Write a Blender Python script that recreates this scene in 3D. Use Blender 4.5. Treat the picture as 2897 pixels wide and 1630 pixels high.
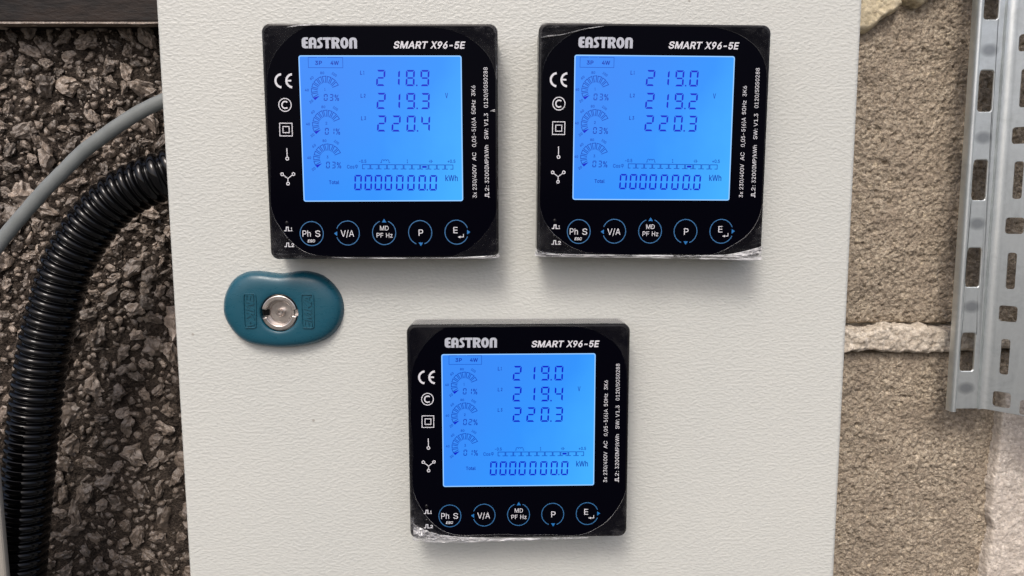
import bpy, bmesh, math, random
import numpy as np
from mathutils import Vector, Matrix, noise
from mathutils.geometry import tessellate_polygon

for _o in list(bpy.data.objects):
    bpy.data.objects.remove(_o)
SC = bpy.context.scene
COL = SC.collection
MM = 0.001
rnd = random.Random(7)

# ------------------------------------------------------------------ camera, sky, sun, exposure
FPX, DIST = 2092.0, 328.596
RM = Matrix(((0.999721, 0.022565, 0.006986), (-0.023229, 0.992825, 0.117302), (-0.004289, -0.117432, 0.993072)))
cam = bpy.data.cameras.new('camera')
cam.sensor_width = 36.0
cam.lens = FPX / 2897.0 * 36.0
cam.clip_start = 0.005
cam.clip_end = 100.0
cam_o = bpy.data.objects.new('camera', cam)
COL.objects.link(cam_o)
cam_o.matrix_world = Matrix((
    (RM[0][0], RM[0][2], -RM[0][1], 0.0),
    (RM[1][0], RM[1][2], -RM[1][1], -DIST * MM),
    (RM[2][0], RM[2][2], -RM[2][1], 0.0),
    (0, 0, 0, 1)))
SC.camera = cam_o

SUN_EL, SUN_AZ = math.radians(49), math.radians(-15)     # azimuth measured from straight in front of the door, towards the left
world = bpy.data.worlds.new("World")
SC.world = world
world.use_nodes = True
wn = world.node_tree
bg = wn.nodes['Background']
sky = wn.nodes.new('ShaderNodeTexSky')
sky.sky_type = 'NISHITA'
sky.sun_disc = False
sky.sun_elevation = SUN_EL
sky.sun_rotation = math.pi + SUN_AZ * -1
sky.air_density = 0.7
sky.dust_density = 5.0
wn.links.new(sky.outputs[0], bg.inputs[0])
bg.inputs[1].default_value = 0.15
sun = bpy.data.lights.new('sun', 'SUN')
sun.energy = 1.3
sun.angle = math.radians(17)
sun.color = (1.0, 0.97, 0.93)
sun_o = bpy.data.objects.new('sun', sun)
COL.objects.link(sun_o)
_d = Vector((math.sin(SUN_AZ) * math.cos(SUN_EL), -math.cos(SUN_AZ) * math.cos(SUN_EL), math.sin(SUN_EL)))
sun_o.rotation_euler = _d.to_track_quat('Z', 'Y').to_euler()
sun_o.location = _d * 3
SC.view_settings.view_transform = 'Standard'
SC.view_settings.look = 'None'
SC.view_settings.exposure = 0.14
SC.cycles.use_denoising = True
SC.cycles.denoising_prefilter = 'NONE'
SC.cycles.use_adaptive_sampling = False
SC.view_settings.gamma = 1.0

# ------------------------------------------------------------------ helpers
def at(u, v, y):
    """photo pixel -> (x, z) in mm on the upright plane at depth y mm behind the door front"""
    d = RM @ Vector(((u - 1448.5) / FPX, 1.0, (815.0 - v) / FPX))
    t = (y + DIST) / d[1]
    return d[0] * t, d[2] * t

class MB:
    def __init__(self):
        self.v = []; self.f = []; self.s = []
    def add(self, vs, fs, smooth=False):
        n = len(self.v)
        self.v += [tuple(p) for p in vs]
        self.f += [tuple(i + n for i in f) for f in fs]
        self.s += [smooth] * len(fs)
    def box(self, x0, x1, y0, y1, z0, z1):
        self.add([(x0,y0,z0),(x1,y0,z0),(x1,y1,z0),(x0,y1,z0),(x0,y0,z1),(x1,y0,z1),(x1,y1,z1),(x0,y1,z1)],
                 [(0,3,2,1),(4,5,6,7),(0,1,5,4),(2,3,7,6),(1,2,6,5),(3,0,4,7)])
    def rings(self, rings, cap0=False, cap1=False, smooth=True, closed=False):
        n = len(rings[0]); base = len(self.v)
        for r in rings:
            self.v += [tuple(p) for p in r]
        m = len(rings)
        for k in range(m if closed else m - 1):
            a = base + k * n; b = base + ((k + 1) % m) * n
            for i in range(n):
                j = (i + 1) % n
                self.f.append((a + i, a + j, b + j, b + i)); self.s.append(smooth)
        if cap0: self.f.append(tuple(base + i for i in reversed(range(n)))); self.s.append(False)
        if cap1: self.f.append(tuple(base + (m - 1) * n + i for i in range(n))); self.s.append(False)
    def build(self, name, mat, parent=None, angle=None, bevel=None):
        me = bpy.data.meshes.new(name)
        me.from_pydata([(p[0] * MM, p[1] * MM, p[2] * MM) for p in self.v], [], self.f)
        me.polygons.foreach_set('use_smooth', self.s)
        bm = bmesh.new(); bm.from_mesh(me)
        bmesh.ops.recalc_face_normals(bm, faces=bm.faces) if angle != 'keep' else None
        bm.to_mesh(me); bm.free()
        if angle and angle != 'keep':
            me.polygons.foreach_set('use_smooth', [True] * len(me.polygons))
            me.set_sharp_from_angle(angle=math.radians(angle))
        me.materials.append(mat)
        me.update()
        o = bpy.data.objects.new(name, me)
        COL.objects.link(o)
        if parent: o.parent = parent
        if bevel:
            b = o.modifiers.new('bevel', 'BEVEL'); b.width = bevel * MM; b.segments = 3; b.limit_method = 'ANGLE'; b.angle_limit = math.radians(40)
        return o

def tag(o, label=None, cat=None, group=None, kind=None):
    if label: o['label'] = label
    if cat: o['category'] = cat
    if group: o['group'] = group
    if kind: o['kind'] = kind
    return o

def empty(name, loc, roty=0.0, **k):
    o = bpy.data.objects.new(name, None)
    COL.objects.link(o)
    o.empty_display_size = 0.01
    o.location = [c * MM for c in loc]
    o.rotation_euler = (0, roty, 0)
    tag(o, **k)
    return o

def place(x, y, z, s):
    return [(p[0] + x, p[1] + y, p[2] + z) for p in s]

def rrect(hw, hh, r, n=6, cx=0.0, cz=0.0):
    pts = []
    for sx, sz, a0 in ((1, 1, 0), (-1, 1, 90), (-1, -1, 180), (1, -1, 270)):
        for i in range(n + 1):
            a = math.radians(a0 + 90 * i / n)
            pts.append((cx + sx * (hw - r) + r * math.cos(a), cz + sz * (hh - r) + r * math.sin(a)))
    return pts

def catmull(pts, n=6, closed=False):
    out = []
    N = len(pts)
    rng = range(N) if closed else range(N - 1)
    for i in rng:
        if closed: p0, p1, p2, p3 = pts[i - 1], pts[i], pts[(i + 1) % N], pts[(i + 2) % N]
        else: p0, p1, p2, p3 = pts[max(i - 1, 0)], pts[i], pts[i + 1], pts[min(i + 2, N - 1)]
        for k in range(n):
            t = k / n
            out.append(tuple(0.5 * ((2 * b) + (c - a) * t + (2*a - 5*b + 4*c - d) * t*t + (3*b - a - 3*c + d) * t**3)
                             for a, b, c, d in zip(p0, p1, p2, p3)))
    if not closed: out.append(tuple(pts[-1]))
    return out

# vectorised value noise --------------------------------------------------
def _hash(ix, iy, seed):
    h = (ix.astype(np.int64) * 374761393 + iy.astype(np.int64) * 668265263 + seed * 974634777) & 0xFFFFFFFF
    h = ((h ^ (h >> 13)) * 1274126177) & 0xFFFFFFFF
    h = h ^ (h >> 16)
    return (h & 0xFFFF) / 65535.0
def vnoise(x, y, seed=0):
    ix, iy = np.floor(x), np.floor(y); fx, fy = x - ix, y - iy
    fx = fx * fx * (3 - 2 * fx); fy = fy * fy * (3 - 2 * fy)
    a, b = _hash(ix, iy, seed), _hash(ix + 1, iy, seed)
    c, d = _hash(ix, iy + 1, seed), _hash(ix + 1, iy + 1, seed)
    return (a * (1 - fx) + b * fx) * (1 - fy) + (c * (1 - fx) + d * fx) * fy - 0.5
def fbm(x, y, scale, octv=4, gain=0.55, seed=0):
    s = 0; a = 1.0; f = 1.0 / scale
    for k in range(octv):
        ca, sa = math.cos(k * 0.7), math.sin(k * 0.7)
        s = s + a * vnoise((x * ca - y * sa) * f + 17.3 * k, (x * sa + y * ca) * f - 9.1 * k, seed + k)
        a *= gain; f *= 2.03
    return s
def heightfield(name, x0, x1, z0, z1, step, fy, mat, parent=None, skirt=0.0):
    """front surface facing -y, y = fy(X, Z) in mm"""
    nx = max(2, int((x1 - x0) / step) + 1); nz = max(2, int((z1 - z0) / step) + 1)
    X, Z = np.meshgrid(np.linspace(x0, x1, nx), np.linspace(z0, z1, nz))
    Y = fy(X, Z)
    if skirt:
        Y = Y.copy(); m = np.zeros_like(Y, bool); m[0] = m[-1] = True; m[:, 0] = m[:, -1] = True
        Y[m] = Y[m] + skirt
        m2 = np.zeros_like(m); m2[1] = m2[-2] = True; m2[:, 1] = m2[:, -2] = True; m2 &= ~m
        Y[m2] = Y[m2] + 1.2
    co = np.stack([X, Y, Z], -1).reshape(-1, 3) * MM
    idx = np.arange(nx * nz).reshape(nz, nx)
    q = np.stack([idx[:-1, :-1], idx[:-1, 1:], idx[1:, 1:], idx[1:, :-1]], -1).reshape(-1, 4)
    me = bpy.data.meshes.new(name)
    me.vertices.add(len(co)); me.vertices.foreach_set('co', co.ravel())
    me.loops.add(q.size); me.loops.foreach_set('vertex_index', q.ravel().astype(np.int32))
    me.polygons.add(len(q)); me.polygons.foreach_set('loop_start', np.arange(0, q.size, 4, dtype=np.int32))
    me.polygons.foreach_set('use_smooth', np.ones(len(q), bool))
    me.update(calc_edges=True)
    me.materials.append(mat)
    o = bpy.data.objects.new(name, me); COL.objects.link(o)
    if parent: o.parent = parent
    return o

# materials -----------------------------------------------------------------
def mat(name, base, rough=0.5, metal=0.0, spec=0.5, coat=0.0):
    m = bpy.data.materials.new(name); m.use_nodes = True
    p = m.node_tree.nodes['Principled BSDF']
    p.inputs['Base Color'].default_value = (*base, 1)
    p.inputs['Roughness'].default_value = rough
    p.inputs['Metallic'].default_value = metal
    p.inputs['Specular IOR Level'].default_value = spec
    p.inputs['Coat Weight'].default_value = coat
    return m
def nd(m, typ, **kw):
    n = m.node_tree.nodes.new(typ)
    for k, v in kw.items():
        if k.startswith('_'): setattr(n, k[1:], v)
        else: n.inputs[k].default_value = v
    return n
def lk(m, a, b): m.node_tree.links.new(a, b)
def P_(m): return m.node_tree.nodes['Principled BSDF']
def ramp(m, src, stops):
    r = nd(m, 'ShaderNodeValToRGB')
    el = r.color_ramp.elements
    while len(el) < len(stops): el.new(0.5)
    for e, (p, c) in zip(el, stops):
        e.position = p; e.color = (*c, 1) if len(c) == 3 else c
    lk(m, src, r.inputs[0]); return r.outputs[0]
def coords(m, scale=(1, 1, 1)):
    t = nd(m, 'ShaderNodeTexCoord'); mp = nd(m, 'ShaderNodeMapping'); mp.inputs['Scale'].default_value = scale
    lk(m, t.outputs['Object'], mp.inputs[0]); return mp.outputs[0]
def ntex(m, vec, scale, detail=4, rough=0.55, dist=0.0):
    n = nd(m, 'ShaderNodeTexNoise', Scale=scale, Detail=detail, Roughness=rough, Distortion=dist)
    lk(m, vec, n.inputs['Vector']); return n.outputs['Fac']
def vtex(m, vec, scale, feature='F1'):
    n = nd(m, 'ShaderNodeTexVoronoi', Scale=scale, _feature=feature)
    lk(m, vec, n.inputs['Vector']); return n
def bump(m, h, strength, dist, prev=None):
    b = nd(m, 'ShaderNodeBump', Strength=strength, Distance=dist)
    lk(m, h, b.inputs['Height'])
    if prev: lk(m, prev, b.inputs['Normal'])
    return b.outputs[0]
def mixc(m, fac, a, b, typ='MIX'):
    n = nd(m, 'ShaderNodeMix', _data_type='RGBA', _blend_type=typ)
    for s, i in ((a, 6), (b, 7)):
        if isinstance(s, tuple): n.inputs[i].default_value = (*s, 1)
        else: lk(m, s, n.inputs[i])
    if isinstance(fac, (int, float)): n.inputs[0].default_value = fac
    else: lk(m, fac, n.inputs[0])
    return n.outputs[2]
def mathn(m, op, a, b=0.0):
    n = nd(m, 'ShaderNodeMath', _operation=op)
    for s, i in ((a, 0), (b, 1)):
        if isinstance(s, (int, float)): n.inputs[i].default_value = s
        else: lk(m, s, n.inputs[i])
    return n.outputs[0]

# powder coated sheet steel: fine wrinkled orange-peel
M_door = mat('powder_coat', (0.60, 0.588, 0.555), 0.42, spec=0.45)
_c = coords(M_door)
_n1 = ntex(M_door, coords(M_door, (0.66, 1, 1.25)), 760, 1.0, 0.4, 0.25)
_n2 = ntex(M_door, _c, 230, 2.0, 0.5)
_r = ramp(M_door, _n1, [(0.38, (0, 0, 0)), (0.72, (1, 1, 1))])
_b = bump(M_door, _r, 0.36, 0.00032)
_b = bump(M_door, _n2, 0.25, 0.0004, _b)
lk(M_door, _b, P_(M_door).inputs['Normal'])
_w = ntex(M_door, _c, 9, 3)
_w = ramp(M_door, _w, [(0.3, (0, 0, 0)), (0.7, (1, 1, 1))])
_dc = mixc(M_door, _w, (0.575, 0.582, 0.545), (0.545, 0.556, 0.525))
_dv = vtex(M_door, _c, 55)      # sparse specks of dirt
_ds = mathn(M_door, 'MULTIPLY', ramp(M_door, _dv.outputs['Distance'], [(0.02, (1, 1, 1)), (0.05, (0, 0, 0))]), ramp(M_door, _dv.outputs['Color'], [(0.78, (0, 0, 0)), (0.80, (1, 1, 1))]))
lk(M_door, mixc(M_door, mathn(M_door, 'MULTIPLY', _ds, 0.6), _dc, (0.22, 0.19, 0.16)), P_(M_door).inputs['Base Color'])

M_case = mat('black_plastic', (0.0035, 0.0035, 0.0045), 0.22, spec=0.28)
lk(M_case, bump(M_case, ntex(M_case, coords(M_case), 1500, 2), 0.08, 0.0002), P_(M_case).inputs['Normal'])
M_glass = mat('gloss_black_panel', (0.003, 0.003, 0.006), 0.06, spec=0.02)
_c = coords(M_glass)
_v = vtex(M_glass, _c, 130)
_sp = ramp(M_glass, _v.outputs['Distance'], [(0.0, (1, 1, 1)), (0.045, (0, 0, 0))])
_pick = ramp(M_glass, _v.outputs['Color'], [(0.80, (0, 0, 0)), (0.82, (1, 1, 1))])
_f = mathn(M_glass, 'MULTIPLY', _sp, _pick)
lk(M_glass, mixc(M_glass, _f, (0.0012, 0.0012, 0.0032), (0.20, 0.20, 0.21)), P_(M_glass).inputs['Base Color'])
_rg = ramp(M_glass, ntex(M_glass, _c, 40, 5, 0.6), [(0.4, (0.05,) * 3), (0.75, (0.16,) * 3)])
lk(M_glass, _rg, P_(M_glass).inputs['Roughness'])

def emit(name, col, s=1.0):
    m = bpy.data.materials.new(name); m.use_nodes = True
    p = P_(m); p.inputs['Base Color'].default_value = (0, 0, 0, 1); p.inputs['Roughness'].default_value = 0.15
    p.inputs['Specular IOR Level'].default_value = 0.25
    p.inputs['Emission Color'].default_value = (*col, 1); p.inputs['Emission Strength'].default_value = s
    return m
M_lcd = emit('backlit_lcd', (0.03, 0.26, 1.0))
_t = coords(M_lcd); _sx = nd(M_lcd, 'ShaderNodeSeparateXYZ'); lk(M_lcd, _t, _sx.inputs[0])
_g = mathn(M_lcd, 'ADD', mathn(M_lcd, 'MULTIPLY', _sx.outputs[0], 12.0), mathn(M_lcd, 'MULTIPLY', _sx.outputs[2], -7.0))
_g = mathn(M_lcd, 'ADD', mathn(M_lcd, 'ADD', _g, 0.42), mathn(M_lcd, 'MULTIPLY', mathn(M_lcd, 'SUBTRACT', ntex(M_lcd, _t, 28, 3), 0.5), 0.5))
lk(M_lcd, ramp(M_lcd, _g, [(0.0, (0.038, 0.235, 0.86)), (0.5, (0.030, 0.270, 0.90)), (1.0, (0.055, 0.42, 0.93))]), P_(M_lcd).inputs['Emission Color'])
M_lcd_edge = emit('lcd_edge_glow', (0.30, 0.58, 1.0))
M_seg = emit('lcd_segment', (0.003, 0.010, 0.52))
M_seg2 = emit('lcd_symbol', (0.003, 0.030, 0.38))
M_seg3 = emit('lcd_faint_symbol', (0.004, 0.058, 0.44))
M_white = mat('white_print', (0.62, 0.62, 0.66), 0.4)
M_silver = mat('silver_print', (0.42, 0.44, 0.50), 0.35)
M_blue = mat('blue_print', (0.028, 0.13, 0.30), 0.4)
M_tri = mat('blue_arrow_print', (0.012, 0.15, 0.42), 0.4)

# crinkled clear protective film
M_film = bpy.data.materials.new('protective_film'); M_film.use_nodes = True
_p = P_(M_film); _nt = M_film.node_tree
_p.inputs['Base Color'].default_value = (0.34, 0.34, 0.35, 1); _p.inputs['Roughness'].default_value = 0.16
_p.inputs['Specular IOR Level'].default_value = 0.7
_tr = nd(M_film, 'ShaderNodeBsdfTransparent'); _mx = nd(M_film, 'ShaderNodeMixShader')
_c = coords(M_film)
_fb = ntex(M_film, _c, 60, 3, 0.6, 1.5)
_lw = nd(M_film, 'ShaderNodeLayerWeight', Blend=0.35)
_bb = bump(M_film, ntex(M_film, _c, 45, 2, 0.5, 2.0), 0.5, 0.0016)
lk(M_film, _bb, _p.inputs['Normal']); lk(M_film, _bb, _lw.inputs['Normal'])
_fa = mathn(M_film, 'ADD', mathn(M_film, 'MULTIPLY', _lw.outputs['Fresnel'], 0.25), mathn(M_film, 'MULTIPLY', ramp(M_film, _fb, [(0.45, (0.0,) * 3), (0.75, (1,) * 3)]), 0.035))
_sy = nd(M_film, 'ShaderNodeSeparateXYZ'); lk(M_film, _c, _sy.inputs[0])
_ly = mathn(M_film, 'MULTIPLY', mathn(M_film, 'ADD', _sy.outputs[1], 0.01665), -420.0); _ly.node.use_clamp = True
_st = ramp(M_film, ntex(M_film, coords(M_film, (0.6, 1, 2.2)), 180, 5, 0.65, 1.5), [(0.42, (0.08,) * 3), (0.62, (1,) * 3)])
_fa = mathn(M_film, 'ADD', _fa, mathn(M_film, 'MULTIPLY', mathn(M_film, 'MULTIPLY', _ly, _st), 0.5))
lk(M_film, _fa, _mx.inputs[0]); lk(M_film, _tr.outputs[0], _mx.inputs[1]); lk(M_film, _p.outputs[0], _mx.inputs[2])
lk(M_film, _mx.outputs[0], _nt.nodes['Material Output'].inputs[0])

M_fold = M_film.copy(); M_fold.name = 'crumpled_film'
_n = M_fold.node_tree; _q = _n.nodes['Principled BSDF']; _q.inputs['Base Color'].default_value = (0.62, 0.62, 0.63, 1); _q.inputs['Roughness'].default_value = 0.22
_fm = [x for x in _n.nodes if x.type == 'MIX_SHADER'][0]
_n.links.remove(_fm.inputs[0].links[0])
_st2 = ramp(M_fold, ntex(M_fold, coords(M_fold, (0.4, 1, 1.5)), 130, 4, 0.6, 1.5), [(0.38, (0.12,) * 3), (0.60, (0.95,) * 3)])
lk(M_fold, _st2, _fm.inputs[0])

M_haze = M_film.copy(); M_haze.name = 'hazy_film'
_n = M_haze.node_tree; _n.nodes['Principled BSDF'].inputs['Base Color'].default_value = (0.42, 0.42, 0.42, 1)
_fm = [x for x in _n.nodes if x.type == 'MIX_SHADER'][0]
_n.links.remove(_fm.inputs[0].links[0]); _fm.inputs[0].default_value = 0.42

# teal lock housing
M_teal = mat('teal_plastic', (0.012, 0.085, 0.125), 0.34, spec=0.5)
_c = coords(M_teal)
_sc = ntex(M_teal, coords(M_teal, (1, 1, 2.5)), 180, 6, 0.7)
lk(M_teal, ramp(M_teal, _sc, [(0.4, (0.26,) * 3), (0.8, (0.44,) * 3)]), P_(M_teal).inputs['Roughness'])
lk(M_teal, mixc(M_teal, ntex(M_teal, _c, 60, 5, 0.6), (0.007, 0.068, 0.102), (0.011, 0.086, 0.130)), P_(M_teal).inputs['Base Color'])
lk(M_teal, bump(M_teal, ntex(M_teal, _c, 2200, 2), 0.10, 0.0002), P_(M_teal).inputs['Normal'])
M_zinc = mat('die_cast_zinc', (0.52, 0.47, 0.44), 0.28, metal=1.0)
_c = coords(M_zinc)
lk(M_zinc, bump(M_zinc, ntex(M_zinc, _c, 900, 4, 0.6), 0.14, 0.0003), P_(M_zinc).inputs['Normal'])
lk(M_zinc, ramp(M_zinc, ntex(M_zinc, _c, 250, 3), [(0.3, (0.50, 0.45, 0.42)), (0.7, (0.80, 0.75, 0.71))]), P_(M_zinc).inputs['Base Color'])

# galvanised steel
M_galv = mat('galvanised_steel', (0.48, 0.52, 0.55), 0.42, metal=0.85)
_c = coords(M_galv)
_n = ntex(M_galv, _c, 70, 5, 0.65, 0.4)
_n2 = ntex(M_galv, coords(M_galv, (6, 6, 0.6)), 60, 4)
lk(M_galv, mixc(M_galv, _n2, ramp(M_galv, _n, [(0.32, (0.33, 0.36, 0.365)), (0.66, (0.70, 0.735, 0.735))]), (0.62, 0.655, 0.655)), P_(M_galv).inputs['Base Color'])
lk(M_galv, ramp(M_galv, _n, [(0.3, (0.50,) * 3), (0.7, (0.34,) * 3)]), P_(M_galv).inputs['Roughness'])
lk(M_galv, bump(M_galv, ntex(M_galv, _c, 600, 3), 0.10, 0.0003), P_(M_galv).inputs['Normal'])

M_flange = M_galv.copy(); M_flange.name = 'galvanised_steel_pressed_marks'
# masonry
def masonry(name, cols, scale, bstr, bdist, rough=0.95, specks=True):
    m = mat(name, cols[1], rough, spec=0.2)
    c = coords(m)
    a = ntex(m, c, scale * 0.12, 5, 0.6)
    b = ntex(m, c, scale, 6, 0.72, 0.5)
    v = vtex(m, c, scale * 1.5)
    v2 = vtex(m, c, scale * 0.7)
    base = ramp(m, b, [(0.32, cols[0]), (0.50, cols[1]), (0.70, cols[2])])
    gr = ramp(m, v.outputs['Color'], [(0.0, (0.62, 0.60, 0.58)), (0.5, (1.0, 1.0, 1.0)), (1.0, (1.30, 1.30, 1.28))])
    base = mixc(m, 0.85, base, mixc(m, 1.0, base, gr, 'MULTIPLY'))
    base = mixc(m, ramp(m, a, [(0.35, (0,) * 3), (0.7, (1,) * 3)]), base, mixc(m, 0.72, base, cols[3]))
    if specks:
        pick = ramp(m, v2.outputs['Color'], [(0.86, (0,) * 3), (0.90, (1,) * 3)])
        spot = ramp(m, v2.outputs['Distance'], [(0.28, (1,) * 3), (0.46, (0,) * 3)])
        base = mixc(m, mathn(m, 'MULTIPLY', mathn(m, 'MULTIPLY', pick, spot), 0.8), base, cols[4])
    lk(m, base, P_(m).inputs['Base Color'])
    hgt = mathn(m, 'ADD', mathn(m, 'MULTIPLY', b, 0.7), mathn(m, 'MULTIPLY', v.outputs['Distance'], -0.6))
    hgt = mathn(m, 'ADD', hgt, mathn(m, 'MULTIPLY', v2.outputs['Distance'], -0.5))
    lk(m, bump(m, hgt, bstr, bdist), P_(m).inputs['Normal'])
    return m
M_block = masonry('concrete_block', [(0.095, 0.076, 0.058), (0.375, 0.315, 0.24), (0.60, 0.52, 0.415), (0.26, 0.212, 0.162), (0.62, 0.52, 0.38)], 520, 0.9, 0.0011)
M_joint = masonry('pale_mortar', [(0.33, 0.28, 0.22), (0.54, 0.48, 0.40), (0.74, 0.68, 0.59), (0.42, 0.36, 0.29), (0.75, 0.70, 0.6)], 420, 0.7, 0.0012)
M_foam = masonry('beige_mortar', [(0.42, 0.355, 0.235), (0.58, 0.50, 0.35), (0.68, 0.60, 0.44), (0.54, 0.47, 0.33), (0.75, 0.68, 0.52)], 330, 0.6, 0.0010)
M_plaster = masonry('pink_grey_plaster', [(0.40, 0.35, 0.30), (0.58, 0.52, 0.455), (0.70, 0.64, 0.57), (0.46, 0.40, 0.345), (0.72, 0.66, 0.58)], 480, 0.6, 0.0010)
M_matrix = masonry('dark_mortar', [(0.009, 0.007, 0.006), (0.034, 0.026, 0.021), (0.14, 0.112, 0.09), (0.055, 0.043, 0.034), (0.34, 0.30, 0.26)], 520, 1.0, 0.0015)
M_stones = []
for _i, _k in enumerate((0.75, 1.0, 1.25, 0.55)):
    M_stones.append(masonry('aggregate_stone_%s' % 'abcd'[_i], [tuple(c * _k for c in t) for t in
        ((0.075, 0.057, 0.044), (0.27, 0.218, 0.175), (0.47, 0.395, 0.33), (0.17, 0.132, 0.104), (0.60, 0.52, 0.45))], 330, 0.9, 0.0014, 0.40, True))
for _m in M_stones: P_(_m).inputs['Specular IOR Level'].default_value = 0.9
for _m in M_stones:     # colour turns to a darker, more even brown towards the bottom
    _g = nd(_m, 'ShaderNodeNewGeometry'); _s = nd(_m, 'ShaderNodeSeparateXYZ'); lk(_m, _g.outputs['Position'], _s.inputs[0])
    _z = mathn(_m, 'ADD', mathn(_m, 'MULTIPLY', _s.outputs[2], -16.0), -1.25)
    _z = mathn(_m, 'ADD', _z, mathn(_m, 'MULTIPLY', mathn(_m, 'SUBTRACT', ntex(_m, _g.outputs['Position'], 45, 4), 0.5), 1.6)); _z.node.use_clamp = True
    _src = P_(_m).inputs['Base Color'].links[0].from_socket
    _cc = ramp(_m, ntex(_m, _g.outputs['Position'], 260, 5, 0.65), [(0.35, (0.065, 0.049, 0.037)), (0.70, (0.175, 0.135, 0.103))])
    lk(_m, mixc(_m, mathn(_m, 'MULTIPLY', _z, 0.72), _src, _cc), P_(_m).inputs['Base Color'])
M_beam = mat('dark_brown_paint', (0.018, 0.013, 0.011), 0.6, spec=0.3)
_c = coords(M_beam, (0.35, 1, 1))
lk(M_beam, ramp(M_beam, ntex(M_beam, _c, 90, 6, 0.7), [(0.40, (0.004, 0.003, 0.003)), (0.78, (0.030, 0.017, 0.011))]), P_(M_beam).inputs['Base Color'])
lk(M_beam, bump(M_beam, ntex(M_beam, _c, 300, 5, 0.7), 0.6, 0.001), P_(M_beam).inputs['Normal'])
M_conduit = mat('black_conduit', (0.002, 0.002, 0.0025), 0.2, spec=0.36)
_c = coords(M_conduit)
lk(M_conduit, ramp(M_conduit, ntex(M_conduit, _c, 120, 5, 0.65), [(0.35, (0.04,) * 3), (0.75, (0.15,) * 3)]), P_(M_conduit).inputs['Roughness'])
M_cable = mat('grey_cable_sheath', (0.21, 0.225, 0.22), 0.45, spec=0.4)
_c = coords(M_cable)
lk(M_cable, mixc(M_cable, ntex(M_cable, _c, 90, 5, 0.6), (0.14, 0.155, 0.152), (0.22, 0.235, 0.232)), P_(M_cable).inputs['Base Color'])
M_trunk = mat('grey_beige_paint', (0.30, 0.28, 0.245), 0.5)
lk(M_trunk, bump(M_trunk, ntex(M_trunk, coords(M_trunk), 200, 5), 0.2, 0.0005), P_(M_trunk).inputs['Normal'])
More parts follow.
